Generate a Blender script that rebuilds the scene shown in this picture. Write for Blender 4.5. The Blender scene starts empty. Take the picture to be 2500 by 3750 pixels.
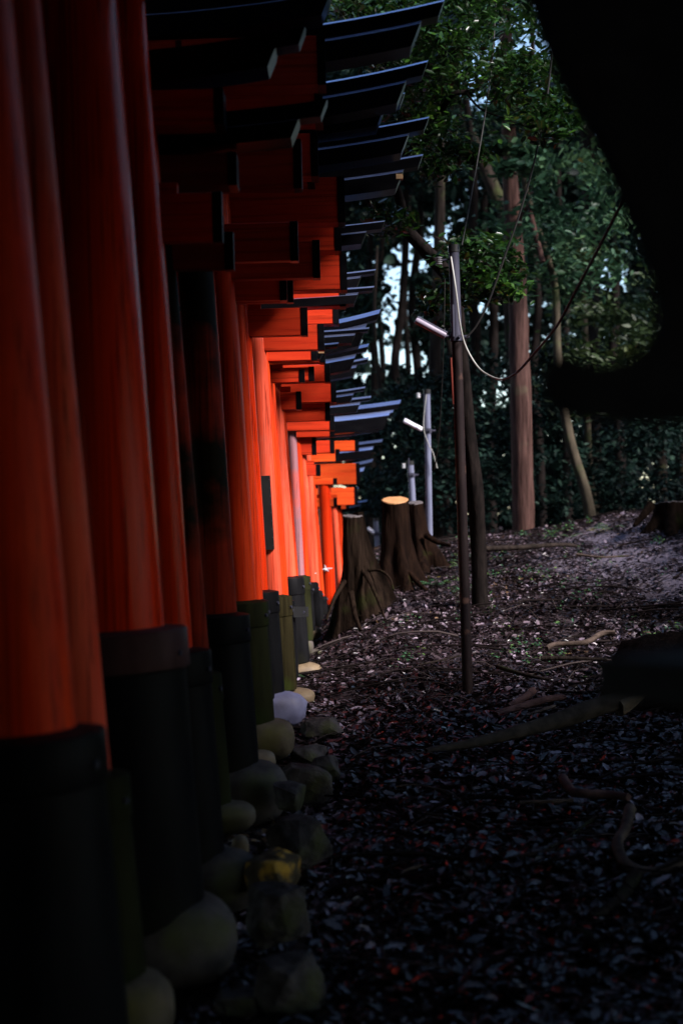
import bpy, math, random
import numpy as np
from mathutils import Vector, Matrix, noise
R = math.radians
S = bpy.context.scene
COL = S.collection
random.seed(7)
rng = np.random.default_rng(7)

# ------------------------------------------------------------------ camera
F = 5585.0                 # focal length in photo pixels (photo 2500 x 3750)
ROLL = R(1.5)
EYE = 1.85                 # eye height above the lowest ground
cam_d = bpy.data.cameras.new('camera')
cam = bpy.data.objects.new('camera', cam_d); COL.objects.link(cam)
cam_d.sensor_fit = 'VERTICAL'; cam_d.sensor_height = 23.5
cam_d.lens = 23.5 * F / 3750.0
cam_d.clip_start = 0.05; cam_d.clip_end = 600
cam.location = (0, 0, EYE)
cam.rotation_euler = (R(90), ROLL, 0)
cam_d.dof.use_dof = True
cam_d.dof.focus_distance = 11.3
cam_d.dof.aperture_fstop = 1.1
S.camera = cam

# ------------------------------------------------------------------ light
SUN_AZ, SUN_EL = R(125), R(38)     # azimuth clockwise from +Y: light comes from the right, a little behind
w = bpy.data.worlds.new('World'); S.world = w; w.use_nodes = True
nt = w.node_tree
sky = nt.nodes.new('ShaderNodeTexSky'); sky.sky_type = 'NISHITA'; sky.sun_disc = False
sky.sun_elevation = SUN_EL; sky.sun_rotation = SUN_AZ
sky.air_density = 1.0; sky.dust_density = 0.3; sky.ozone_density = 1.6
bg = nt.nodes['Background']; bg.inputs['Strength'].default_value = 0.11
nt.links.new(sky.outputs[0], bg.inputs['Color'])
sun_d = bpy.data.lights.new('sun', 'SUN'); sun_d.energy = 4.8; sun_d.angle = R(13); sun_d.color = (1.0, 0.91, 0.90)
sun = bpy.data.objects.new('sun', sun_d); COL.objects.link(sun)
sdir = Vector((math.sin(SUN_AZ)*math.cos(SUN_EL), math.cos(SUN_AZ)*math.cos(SUN_EL), math.sin(SUN_EL)))
sun.rotation_euler = sdir.to_track_quat('Z', 'Y').to_euler()
sun.location = (12, -4, 14)
vs = S.view_settings
vs.view_transform = 'Standard'; vs.look = 'None'; vs.gamma = 1.0
vs.exposure = 1.35
S.cycles.max_bounces = 6; S.cycles.diffuse_bounces = 4; S.cycles.glossy_bounces = 3
S.cycles.use_denoising = True

# ------------------------------------------------------------------ helpers
cR, sR = math.cos(ROLL), math.sin(ROLL)
def P(px, py, d):
    """World point that stands d metres ahead of the camera and is seen at photo pixel (px, py)."""
    u, v = (px - 1250) / F * d, (1875 - py) / F * d
    return Vector((u*cR + v*sR, d, -u*sR + v*cR + EYE))
def lerp(a, b, t): return a + (b - a) * t
def sstep(a, b, x):
    t = min(1, max(0, (x - a) / (b - a))); return t*t*(3 - 2*t)
BY = [(-30, -1.86), (5.5, -1.84), (8.2, -1.67), (9.2, -1.54), (10.6, -1.47), (12, -1.43), (400, -1.43)]
def ground(x, y):
    for (a, za), (b, zb) in zip(BY, BY[1:]):
        if y <= b:
            z = lerp(za, zb, (y - a) / (b - a)); break
    r = sstep(-0.5, 0.55, x) * 0.72 + 0.07 * max(0, min(x, 12)) + 0.13 * sstep(2.7, 3.9, x)
    z += 1.15 * sstep(9.5, 21.5, y) * r
    if y > 22: z -= min(2.2, 0.09 * (y - 22))
    n = noise.noise(Vector((x*0.9, y*0.9, 3))) * 0.05 + noise.noise(Vector((x*2.7, y*2.7, 9))) * 0.028
    n += noise.noise(Vector((x*0.33, y*0.33, 1))) * 0.07 * min(1, max(0, x + 0.2))
    z += n
    return z + EYE

class MB:
    def __init__(s): s.v = []; s.f = []
    def add(s, vs_, fs): 
        o = len(s.v); s.v += [tuple(p) for p in vs_]; s.f += [tuple(i + o for i in f) for f in fs]
    def box(s, lo, hi, c=0.0):
        x0, y0, z0 = lo; x1, y1, z1 = hi
        s.extr([(y0, z0), (y1, z0), (y1, z1), (y0, z1)], x0, x1, c)
    def extr(s, sec, x0, x1, c=0.0):
        """prism along x of a (y,z) section, corners chamfered by c"""
        pts = []
        n = len(sec)
        for i in range(n):
            p = Vector(sec[i]); a = Vector(sec[i-1]); b = Vector(sec[(i+1) % n])
            if c: pts += [p + (a-p).normalized()*c, p + (b-p).normalized()*c]
            else: pts.append(p)
        m = len(pts)
        vs_ = [(x0, p.x, p.y) for p in pts] + [(x1, p.x, p.y) for p in pts]
        fs = [(i, (i+1) % m, m+(i+1) % m, m+i) for i in range(m)]
        fs += [tuple(range(m-1, -1, -1)), tuple(range(m, 2*m))]
        s.add(vs_, fs)
    def tube(s, pts, rad, n=10, cap=True, wob=0.0, seed=0):
        pts = [Vector(p) for p in pts]
        if not hasattr(rad, '__len__'): rad = [rad]*len(pts)
        vs_ = []; fs = []
        ref = None
        for i, p in enumerate(pts):
            t = (pts[min(i+1, len(pts)-1)] - pts[max(i-1, 0)]).normalized()
            if ref is None:
                ref = Vector((1, 0, 0)) if abs(t.x) < 0.8 else Vector((0, 0, 1))
            a = (ref - t*ref.dot(t)).normalized(); b = t.cross(a); ref = a
            for k in range(n):
                q = 2*math.pi*k/n
                rr = rad[i]
                if wob: rr *= 1 + wob*noise.noise(Vector((math.cos(q)*1.3+seed, math.sin(q)*1.3, p.length*2.2)))
                vs_.append(p + a*math.cos(q)*rr + b*math.sin(q)*rr)
        for i in range(len(pts)-1):
            for k in range(n):
                fs.append((i*n+k, i*n+(k+1) % n, (i+1)*n+(k+1) % n, (i+1)*n+k))
        if cap:
            fs.append(tuple(range(n-1, -1, -1))); fs.append(tuple((len(pts)-1)*n+k for k in range(n)))
        s.add(vs_, fs)
    def lathe(s, prof, org=(0, 0, 0), axis=(0, 0, 1), n=32, mod=None):
        """prof: (r, h) pairs along axis"""
        ax = Vector(axis).normalized(); o = Vector(org)
        ref = Vector((1, 0, 0)); a = (ref - ax*ref.dot(ax)).normalized(); b = ax.cross(a)
        vs_ = []; fs = []
        for i, (r, h) in enumerate(prof):
            for k in range(n):
                q = 2*math.pi*k/n
                rr = r * (mod(q, h) if mod else 1)
                vs_.append(o + ax*h + a*math.cos(q)*rr + b*math.sin(q)*rr)
        for i in range(len(prof)-1):
            for k in range(n):
                fs.append((i*n+k, i*n+(k+1) % n, (i+1)*n+(k+1) % n, (i+1)*n+k))
        fs.append(tuple(range(n-1, -1, -1))); fs.append(tuple((len(prof)-1)*n+k for k in range(n)))
        s.add(vs_, fs)
    def build(s, name, mat, parent=None, smooth=True, org=None, angle=40):
        me = bpy.data.meshes.new(name)
        o0 = Vector(org) if org is not None else Vector()
        me.from_pydata([tuple(Vector(p) - o0) for p in s.v], [], s.f); me.update()
        for m in (mat if isinstance(mat, (list, tuple)) else [mat]): me.materials.append(m)
        o = bpy.data.objects.new(name, me); COL.objects.link(o)
        if org is not None: o.location = o0
        if parent is not None:
            o.parent = parent
        if smooth:
            me.polygons.foreach_set('use_smooth', [True]*len(me.polygons))
            me.set_sharp_from_angle(angle=R(angle))
        return o
def tag(o, label=None, cat=None, group=None, kind=None):
    if label: o['label'] = label
    if cat: o['category'] = cat
    if group: o['group'] = group
    if kind: o['kind'] = kind
    return o
def empty(name, loc, label, cat, group=None, rz=0):
    o = bpy.data.objects.new(name, None); COL.objects.link(o)
    o.location = loc; o.rotation_euler = (0, 0, rz); o.empty_display_size = 0.1
    return tag(o, label, cat, group)
def reparent(o, p):
    """child meshes are written in world space; put them in the parent's space"""
    m = Matrix.LocRotScale(p.location, p.rotation_euler, p.scale)
    o.parent = p; o.matrix_parent_inverse = m.inverted()
    return o
def catmull(pts, n=6):
    pts = [Vector(p) for p in pts]
    out = []
    for i in range(len(pts)-1):
        p0 = pts[max(i-1, 0)]; p1 = pts[i]; p2 = pts[i+1]; p3 = pts[min(i+2, len(pts)-1)]
        for k in range(n):
            t = k/n
            out.append(0.5*((2*p1) + (p2-p0)*t + (2*p0-5*p1+4*p2-p3)*t*t + (3*p1-p0-3*p2+p3)*t**3))
    out.append(pts[-1]); return out
def catr(rs, n=6):
    out = []
    for i in range(len(rs)-1):
        out += [lerp(rs[i], rs[i+1], k/n) for k in range(n)]
    return out + [rs[-1]]

def np_mesh(name, V, quads, mat, rnd=None, parent=None, smooth=False):
    me = bpy.data.meshes.new(name)
    nf = len(quads)
    me.vertices.add(len(V)); me.vertices.foreach_set('co', V.astype(np.float32).ravel())
    me.loops.add(nf*4); me.loops.foreach_set('vertex_index', quads.astype(np.int32).ravel())
    me.polygons.add(nf)
    me.polygons.foreach_set('loop_start', np.arange(nf, dtype=np.int32)*4)
    me.update(calc_edges=True); me.validate()
    if rnd is not None:
        at = me.attributes.new('rnd', 'FLOAT', 'FACE'); at.data.foreach_set('value', rnd.astype(np.float32))
    if smooth: me.polygons.foreach_set('use_smooth', [True]*nf)
    me.materials.append(mat)
    o = bpy.data.objects.new(name, me); COL.objects.link(o)
    if parent is not None: o.parent = parent
    return o
def leaves(C, L, W, up=0.5, fold=0.25, curl=0.0, dirs=None, rg=rng):
    """leaf blades (two quads folded at the midrib) at centres C; returns V, quads, rnd"""
    N = len(C)
    nrm = rg.normal(size=(N, 3)); nrm /= np.linalg.norm(nrm, axis=1)[:, None]
    nrm[:, 2] = np.abs(nrm[:, 2])
    nrm = nrm*(1-up) + np.array([0, 0, 1.0])*up
    nrm /= np.linalg.norm(nrm, axis=1)[:, None]
    d = rg.normal(size=(N, 3)) if dirs is None else dirs + 0.5*rg.normal(size=(N, 3))
    d -= nrm*np.sum(d*nrm, axis=1)[:, None]; d /= np.linalg.norm(d, axis=1)[:, None] + 1e-9
    s = np.cross(nrm, d)
    L = np.broadcast_to(np.asarray(L, float), (N,))[:, None]; W = np.broadcast_to(np.asarray(W, float), (N,))[:, None]
    fd = (fold*(0.3+rg.random((N, 1))))*W
    cl = (curl*(rg.random((N, 1))-0.3))*L
    b = C - d*L*0.5; t = C + d*L*0.5 + nrm*cl
    l1 = C - d*L*0.2 + s*W*0.45 + nrm*fd; l2 = C + d*L*0.2 + s*W*0.42 + nrm*(fd+cl*0.3)
    r1 = C - d*L*0.2 - s*W*0.45 + nrm*fd; r2 = C + d*L*0.2 - s*W*0.42 + nrm*(fd+cl*0.3)
    V = np.stack([b, l1, l2, t, r2, r1], axis=1).reshape(-1, 3)
    i = np.arange(N)[:, None]*6
    q = np.concatenate([i+np.array([[0, 3, 2, 1]]), i+np.array([[0, 5, 4, 3]])], axis=1).reshape(-1, 4)
    rnd = np.repeat(rg.random(N), 2)
    return V, q, rnd
def clumps(cent, rad, n, flat=0.5, rg=rng):
    """n leaf centres around every clump centre"""
    out = []
    for c, r in zip(cent, rad):
        p = rg.normal(size=(n, 3))*np.array([r, r, r*flat])*0.55
        out.append(np.array(c)[None] + p)
    return np.concatenate(out)

# ------------------------------------------------------------------ materials
def mat_base(name):
    m = bpy.data.materials.new(name); m.use_nodes = True
    return m, m.node_tree, m.node_tree.nodes['Principled BSDF']
def surf(name, c1, c2, scale=(6, 6, 6), rough=(0.5, 0.7), bump=0.2, bdist=0.01, detail=6, spec=0.5, coat=0.0, c3=None, c3s=2.0, c3t=(0.55, 0.7), crack=None, coatr=0.15):
    m, t, b = mat_base(name)
    tc = t.nodes.new('ShaderNodeTexCoord'); mp = t.nodes.new('ShaderNodeMapping'); mp.inputs['Scale'].default_value = scale
    t.links.new(tc.outputs['Object'], mp.inputs['Vector'])
    n = t.nodes.new('ShaderNodeTexNoise'); n.inputs['Scale'].default_value = 1.0; n.inputs['Detail'].default_value = detail; n.inputs['Roughness'].default_value = 0.62
    t.links.new(mp.outputs[0], n.inputs['Vector'])
    cr = t.nodes.new('ShaderNodeValToRGB'); cr.color_ramp.elements[0].position = 0.32; cr.color_ramp.elements[1].position = 0.68
    cr.color_ramp.elements[0].color = (*c1, 1); cr.color_ramp.elements[1].color = (*c2, 1)
    t.links.new(n.outputs['Fac'], cr.inputs['Fac'])
    last = cr.outputs['Color']
    if c3:
        n2 = t.nodes.new('ShaderNodeTexNoise'); n2.inputs['Scale'].default_value = c3s; n2.inputs['Detail'].default_value = 5
        t.links.new(tc.outputs['Object'], n2.inputs['Vector'])
        r2 = t.nodes.new('ShaderNodeMapRange'); r2.inputs['From Min'].default_value = c3t[0]; r2.inputs['From Max'].default_value = c3t[1]
        t.links.new(n2.outputs['Fac'], r2.inputs['Value'])
        mx = t.nodes.new('ShaderNodeMix'); mx.data_type = 'RGBA'
        t.links.new(r2.outputs['Result'], mx.inputs['Factor']); t.links.new(last, mx.inputs['A']); mx.inputs['B'].default_value = (*c3, 1)
        last = mx.outputs['Result']
    if crack:
        m3 = t.nodes.new('ShaderNodeMapping'); m3.inputs['Scale'].default_value = crack
        t.links.new(tc.outputs['Object'], m3.inputs['Vector'])
        n3 = t.nodes.new('ShaderNodeTexNoise'); n3.inputs['Scale'].default_value = 1.0; n3.inputs['Detail'].default_value = 4; n3.inputs['Roughness'].default_value = 0.7
        t.links.new(m3.outputs[0], n3.inputs['Vector'])
        r3 = t.nodes.new('ShaderNodeMapRange'); r3.inputs['From Min'].default_value = 0.36; r3.inputs['From Max'].default_value = 0.48; r3.inputs['To Min'].default_value = 0.3 if crack[0] > crack[2] else 0.55; r3.inputs['To Max'].default_value = 1.0
        t.links.new(n3.outputs['Fac'], r3.inputs['Value'])
        mx3 = t.nodes.new('ShaderNodeMix'); mx3.data_type = 'RGBA'; mx3.blend_type = 'MULTIPLY'; mx3.inputs['Factor'].default_value = 1.0
        t.links.new(last, mx3.inputs['A']); t.links.new(r3.outputs['Result'], mx3.inputs['B']); last = mx3.outputs['Result']
    t.links.new(last, b.inputs['Base Color'])
    mr = t.nodes.new('ShaderNodeMapRange'); mr.inputs['To Min'].default_value = rough[0]; mr.inputs['To Max'].default_value = rough[1]
    t.links.new(n.outputs['Fac'], mr.inputs['Value']); t.links.new(mr.outputs['Result'], b.inputs['Roughness'])
    if bump:
        bp = t.nodes.new('ShaderNodeBump'); bp.inputs['Strength'].default_value = bump; bp.inputs['Distance'].default_value = bdist
        t.links.new(n.outputs['Fac'], bp.inputs['Height']); t.links.new(bp.outputs[0], b.inputs['Normal'])
    b.inputs['Specular IOR Level'].default_value = spec
    b.inputs['Coat Weight'].default_value = coat; b.inputs['Coat Roughness'].default_value = coatr
    return m
def leafmat(name, stops, rough=0.45, spec=0.5, trans=0.0):
    m, t, b = mat_base(name)
    a = t.nodes.new('ShaderNodeAttribute'); a.attribute_name = 'rnd'
    cr = t.nodes.new('ShaderNodeValToRGB'); e = cr.color_ramp.elements
    while len(e) < len(stops): e.new(0.5)
    for k, (p, c) in enumerate(stops): e[k].position = p; e[k].color = (*c, 1)
    t.links.new(a.outputs['Fac'], cr.inputs['Fac']); t.links.new(cr.outputs[0], b.inputs['Base Color'])
    b.inputs['Roughness'].default_value = rough; b.inputs['Specular IOR Level'].default_value = spec
    if trans:
        out = t.nodes['Material Output']; tr = t.nodes.new('ShaderNodeBsdfTranslucent'); mx = t.nodes.new('ShaderNodeMixShader')
        t.links.new(cr.outputs[0], tr.inputs['Color']); mx.inputs[0].default_value = trans
        t.links.new(b.outputs[0], mx.inputs[1]); t.links.new(tr.outputs[0], mx.inputs[2]); t.links.new(mx.outputs[0], out.inputs['Surface'])
    return m
GR = (26, 26, 1.2)
M = {}
M['red'] = surf('vermilion_paint', (0.52, 0.024, 0.005), (0.66, 0.05, 0.008), GR, (0.32, 0.5), 0.25, 0.004, c3=(0.34, 0.02, 0.008), c3s=1.6, c3t=(0.55, 0.8), crack=(75, 75, 0.6))
M['redgloss'] = surf('glossy_vermilion_paint', (0.60, 0.022, 0.004), (0.68, 0.04, 0.006), GR, (0.2, 0.3), 0.18, 0.003, crack=(75, 75, 0.6))
M['redfade'] = surf('faded_vermilion_paint', (0.60, 0.05, 0.018), (0.68, 0.10, 0.05), GR, (0.45, 0.65), 0.35, 0.004, c3=(0.5, 0.16, 0.12), c3s=1.3, crack=(75, 75, 0.6))
M['reddark'] = surf('dark_patched_vermilion_paint', (0.14, 0.012, 0.005), (0.36, 0.028, 0.008), GR, (0.5, 0.7), 0.4, 0.006, c3=(0.012, 0.009, 0.004), c3s=1.4, c3t=(0.46, 0.56), crack=(75, 75, 0.6))  # darker red with near-black patches at random
M['greypaint'] = surf('greyed_pink_paint', (0.22, 0.07, 0.08), (0.28, 0.12, 0.14), GR, (0.5, 0.7), 0.4, 0.004, c3=(0.55, 0.06, 0.03), c3s=1.5, c3t=(0.5, 0.6), crack=(75, 75, 0.6))
BG = (1.5, 22, 22)
M['beam'] = surf('vermilion_beam_paint', (0.46, 0.024, 0.008), (0.60, 0.045, 0.012), BG, (0.4, 0.55), 0.2, 0.004, c3=(0.32, 0.03, 0.012), c3s=2.2, crack=(0.8, 30, 30))
M['beambr'] = surf('orange_beam_paint', (0.62, 0.05, 0.01), (0.7, 0.09, 0.014), BG, (0.4, 0.55), 0.2, 0.004, crack=(0.8, 30, 30))
M['beamdark'] = surf('shaded_brown_beam', (0.10, 0.02, 0.012), (0.2, 0.028, 0.012), BG, (0.5, 0.65), 0.2, 0.004)  # darker copy of the beam paint, with shade put into the colour
M['skysheen'] = surf('sky_sheen_on_lacquer', (0.52, 0.6, 0.95), (0.64, 0.72, 1.0), (3, 14, 14), (0.3, 0.45), 0.1, 0.003)  # lintel is plain black; the sky's blue sheen is put into this metallic colour
M['skysheen'].node_tree.nodes['Principled BSDF'].inputs['Metallic'].default_value = 1.0
M['black'] = surf('black_lacquer', (0.002, 0.002, 0.003), (0.005, 0.005, 0.006), (3, 14, 14), (0.24, 0.4), 0.12, 0.003)
M['cutwood'] = surf('bare_wood_end', (0.34, 0.2, 0.09), (0.45, 0.28, 0.13), (8, 8, 40), (0.6, 0.8), 0.3, 0.004)
M['sleeve'] = surf('black_painted_sleeve', (0.003, 0.003, 0.0035), (0.008, 0.008, 0.009), (14, 14, 2), (0.38, 0.55), 0.3, 0.004, c3=(0.010, 0.010, 0.007), c3s=3)
M['sleevemoss'] = surf('mossy_green_sleeve', (0.007, 0.0078, 0.004), (0.020, 0.021, 0.0085), (16, 16, 2), (0.55, 0.75), 0.4, 0.006, c3=(0.014, 0.022, 0.005), c3s=4)
M['sleevebr'] = surf('brown_painted_band', (0.04, 0.018, 0.018), (0.06, 0.03, 0.03), (14, 14, 4), (0.5, 0.6), 0.3, 0.004)
M['sleevewood'] = surf('split_mossy_wood', (0.010, 0.008, 0.004), (0.036, 0.03, 0.013), (30, 30, 1.5), (0.7, 0.85), 0.8, 0.012, c3=(0.035, 0.05, 0.01), c3s=3)
M['stone'] = surf('grey_brown_stone', (0.045, 0.034, 0.023), (0.115, 0.092, 0.064), (9, 9, 9), (0.55, 0.8), 0.35, 0.01, c3=(0.1, 0.09, 0.03), c3s=3)
M['stonedark'] = surf('dark_grey_stone', (0.034, 0.028, 0.026), (0.085, 0.073, 0.066), (9, 9, 9), (0.5, 0.75), 0.35, 0.01, c3=(0.07, 0.075, 0.03), c3s=3)
M['stonewhite'] = surf('pale_lilac_stone', (0.11, 0.11, 0.19), (0.155, 0.155, 0.25), (7, 7, 7), (0.5, 0.7), 0.3, 0.01, c3=(0.10, 0.095, 0.14), c3s=4)
M['stoneochre'] = surf('ochre_stone', (0.075, 0.05, 0.026), (0.17, 0.12, 0.065), (9, 9, 9), (0.55, 0.8), 0.35, 0.01)
M['rock'] = surf('dark_kerb_rock', (0.018, 0.016, 0.016), (0.085, 0.074, 0.072), (11, 11, 11), (0.6, 0.85), 0.7, 0.02, c3=(0.05, 0.055, 0.02), c3s=4)
M['rocklichen'] = surf('orange_lichen_rock', (0.04, 0.03, 0.02), (0.1, 0.08, 0.05), (11, 11, 11), (0.6, 0.85), 0.7, 0.02, c3=(0.45, 0.25, 0.04), c3s=9, c3t=(0.5, 0.6))
M['lantern'] = surf('dark_weathered_stone', (0.028, 0.028, 0.03), (0.055, 0.055, 0.06), (20, 20, 20), (0.6, 0.8), 0.5, 0.006)
M['soil'] = surf('dark_soil', (0.005, 0.003, 0.003), (0.018, 0.012, 0.012), (14, 14, 14), (0.8, 0.95), 0.9, 0.03, c3=(0.065, 0.05, 0.056), c3s=0.8, c3t=(0.45, 0.7))
M['soilpile'] = surf('root_soil', (0.006, 0.004, 0.0035), (0.026, 0.017, 0.013), (20, 20, 20), (0.8, 0.95), 1.0, 0.04)
M['bark'] = surf('dark_bark', (0.010, 0.008, 0.007), (0.034, 0.026, 0.022), (18, 18, 3), (0.7, 0.9), 0.9, 0.02, c3=(0.04, 0.05, 0.02), c3s=2.5, c3t=(0.58, 0.7))
M['barkred'] = surf('reddish_cedar_bark', (0.024, 0.013, 0.011), (0.10, 0.055, 0.046), (24, 24, 2), (0.7, 0.9), 0.9, 0.02, c3=(0.1, 0.1, 0.06), c3s=1.5, c3t=(0.6, 0.72))
M['barkgrey'] = surf('grey_smooth_bark', (0.03, 0.025, 0.018), (0.068, 0.057, 0.04), (12, 12, 4), (0.7, 0.9), 0.4, 0.01, c3=(0.06, 0.08, 0.03), c3s=2)
M['barkblack'] = surf('blackish_bark', (0.004, 0.0035, 0.0035), (0.013, 0.010, 0.009), (20, 20, 5), (0.7, 0.9), 0.8, 0.015)
M['stump'] = surf('mossy_stump_bark', (0.003, 0.002, 0.0016), (0.018, 0.0115, 0.008), (16, 16, 2), (0.75, 0.92), 1.0, 0.03, c3=(0.011, 0.013, 0.004), c3s=3.0, c3t=(0.56, 0.7))
M['stumpdark'] = surf('dark_stump_bark', (0.003, 0.002, 0.0018), (0.014, 0.0075, 0.005), (18, 18, 2), (0.75, 0.92), 1.0, 0.025, c3=(0.02, 0.025, 0.006), c3s=2.2, c3t=(0.62, 0.72))
M['root'] = surf('root_wood', (0.03, 0.022, 0.018), (0.11, 0.08, 0.065), (8, 8, 8), (0.7, 0.9), 0.7, 0.01, c3=(0.03, 0.036, 0.01), c3s=3, c3t=(0.6, 0.7))
M['rootred'] = surf('reddish_root_wood', (0.04, 0.022, 0.02), (0.12, 0.068, 0.06), (8, 8, 8), (0.7, 0.9), 0.7, 0.01)
M['log'] = surf('fallen_log_bark', (0.02, 0.016, 0.013), (0.06, 0.048, 0.038), (10, 10, 10), (0.7, 0.9), 0.6, 0.01, c3=(0.035, 0.036, 0.02), c3s=3)
M['splitwood'] = surf('split_log_wood', (0.04, 0.026, 0.014), (0.12, 0.08, 0.042), (5, 40, 40), (0.7, 0.9), 0.8, 0.01)
M['steel'] = surf('grey_painted_steel', (0.028, 0.028, 0.042), (0.05, 0.05, 0.07), (12, 12, 2), (0.4, 0.6), 0.15, 0.003)
M['steelbrown'] = surf('rusty_brown_steel', (0.007, 0.005, 0.006), (0.020, 0.0135, 0.013), (12, 12, 2), (0.45, 0.65), 0.25, 0.003, c3=(0.11, 0.06, 0.045), c3s=5, c3t=(0.58, 0.7))
M['steelpale'] = surf('pale_galvanised_steel', (0.09, 0.10, 0.15), (0.16, 0.17, 0.24), (12, 12, 2), (0.4, 0.6), 0.15, 0.003)
M['plastic'] = surf('black_plastic', (0.012, 0.012, 0.012), (0.02, 0.02, 0.02), (5, 5, 5), (0.4, 0.5), 0)
M['white'] = surf('white_lamp_plastic', (0.72, 0.70, 0.78), (0.82, 0.8, 0.86), (5, 5, 5), (0.3, 0.4), 0)
M['lampgrey'] = surf('dimmed_lamp_plastic', (0.2, 0.17, 0.22), (0.3, 0.26, 0.33), (5, 5, 5), (0.4, 0.5), 0)  # lamp white with shade put in, offsetting direct sun on the near lamp
M['porcelain'] = surf('white_porcelain', (0.6, 0.6, 0.62), (0.75, 0.75, 0.76), (5, 5, 5), (0.2, 0.3), 0)
M['insul'] = surf('grey_insulator', (0.14, 0.14, 0.15), (0.26, 0.26, 0.27), (5, 5, 5), (0.3, 0.5), 0)
M['cable'] = surf('black_cable_rubber', (0.008, 0.008, 0.008), (0.015, 0.013, 0.012), (5, 5, 5), (0.5, 0.6), 0)
M['cablepale'] = surf('pale_cable_sheath', (0.22, 0.22, 0.2), (0.33, 0.33, 0.3), (5, 5, 5), (0.5, 0.6), 0)
M['rust'] = surf('red_rust_paint', (0.2, 0.035, 0.02), (0.3, 0.06, 0.035), (9, 9, 9), (0.6, 0.7), 0.2, 0.003)
M['ribbon'] = surf('white_paper', (0.75, 0.75, 0.82), (0.85, 0.85, 0.88), (5, 5, 5), (0.5, 0.6), 0)
M['freshcut'] = surf('fresh_cut_wood', (0.36, 0.16, 0.06), (0.52, 0.27, 0.11), (9, 9, 9), (0.6, 0.75), 0.3, 0.004)
M['greycut'] = surf('grey_cut_wood', (0.05, 0.042, 0.042), (0.12, 0.10, 0.10), (14, 14, 14), (0.7, 0.85), 0.6, 0.008)
M['litter'] = leafmat('fallen_leaves', [(0, (0.006, 0.0035, 0.004)), (0.35, (0.018, 0.0105, 0.0115)), (0.66, (0.046, 0.030, 0.034)), (0.80, (0.11, 0.078, 0.092)), (0.92, (0.29, 0.235, 0.295)), (0.99, (0.13, 0.075, 0.035))], 0.34, 0.4)  # pale upper stops also stand in for sky glints on leaves
M['twig'] = leafmat('twig_bark', [(0, (0.004, 0.003, 0.003)), (0.8, (0.016, 0.012, 0.0115)), (1, (0.06, 0.047, 0.045))], 0.8, 0.3)
M['leafnear'] = leafmat('glossy_evergreen_leaf', [(0, (0.003, 0.011, 0.003)), (0.6, (0.011, 0.035, 0.006)), (0.90, (0.04, 0.105, 0.012)), (1, (0.12, 0.13, 0.03))], 0.26, 0.6, 0.25)
M['leafmid'] = leafmat('mid_green_leaf', [(0, (0.005, 0.017, 0.011)), (0.5, (0.026, 0.07, 0.036)), (0.95, (0.08, 0.15, 0.06)), (1, (0.22, 0.11, 0.02))], 0.5, 0.4, 0.25)
M['leaffar'] = leafmat('dark_far_leaf', [(0, (0.001, 0.004, 0.004)), (0.6, (0.005, 0.016, 0.0125)), (1, (0.021, 0.045, 0.031))], 0.6, 0.3, 0.15)
M['leafolive'] = leafmat('olive_leaf', [(0, (0.006, 0.014, 0.006)), (0.6, (0.03, 0.052, 0.016)), (0.97, (0.08, 0.10, 0.028)), (1, (0.24, 0.10, 0.02))], 0.5, 0.4, 0.25)
M['leafshade'] = leafmat('added_shade_tree_leaf', [(0, (0.006, 0.009, 0.007)), (1, (0.016, 0.022, 0.016))], 0.7, 0.1)  # for the added shade trees; dulled so they bounce no green light
M['fern'] = leafmat('fern_frond', [(0, (0.03, 0.10, 0.05)), (0.7, (0.06, 0.17, 0.07)), (1, (0.14, 0.22, 0.03))], 0.45, 0.5, 0.3)
M['fernyellow'] = leafmat('yellowing_frond', [(0, (0.10, 0.14, 0.02)), (1, (0.35, 0.26, 0.02))], 0.5, 0.4, 0.3)

for k_, v_ in dict(bark=.08, barkred=.12, barkgrey=.12, barkblack=.04, stump=.06, stumpdark=.04, root=.15, rootred=.15, log=.12, soil=.05, soilpile=.05, sleeve=.16, sleevemoss=.10,
                   sleevewood=.08, sleevebr=.2, stone=.2, stonedark=.2, rock=.12, rocklichen=.12, black=.14, lantern=.12, red=.14, redgloss=.3, redfade=.14, reddark=.1, beam=.12, beambr=.15, beamdark=.1, plastic=.2, cable=.15, twig=.1,
                   leaffar=.15, leafmid=.3).items():
    M[k_].node_tree.nodes['Principled BSDF'].inputs['Specular IOR Level'].default_value = v_
for k_, v_ in dict(bark=1.06, barkred=1.1, barkgrey=1.1, barkblack=1.05, stump=1.05, stumpdark=1.05, root=1.1, rootred=1.1, log=1.08, soil=1.05, soilpile=1.04, sleeve=1.12, sleevemoss=1.08, sleevewood=1.06, sleevebr=1.15,
                   stone=1.12, stonedark=1.12, rock=1.08, rocklichen=1.08, lantern=1.1, red=1.13, redfade=1.15, reddark=1.12, redgloss=1.16, beam=1.2, beambr=1.2, beamdark=1.1, twig=1.05, black=1.14, steel=1.2, steelbrown=1.15, steelpale=1.25, leafshade=1.05, leaffar=1.2).items():
    b_ = M[k_].node_tree.nodes['Principled BSDF']; b_.inputs['IOR'].default_value = v_; b_.inputs['Specular IOR Level'].default_value = 0.5
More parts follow.
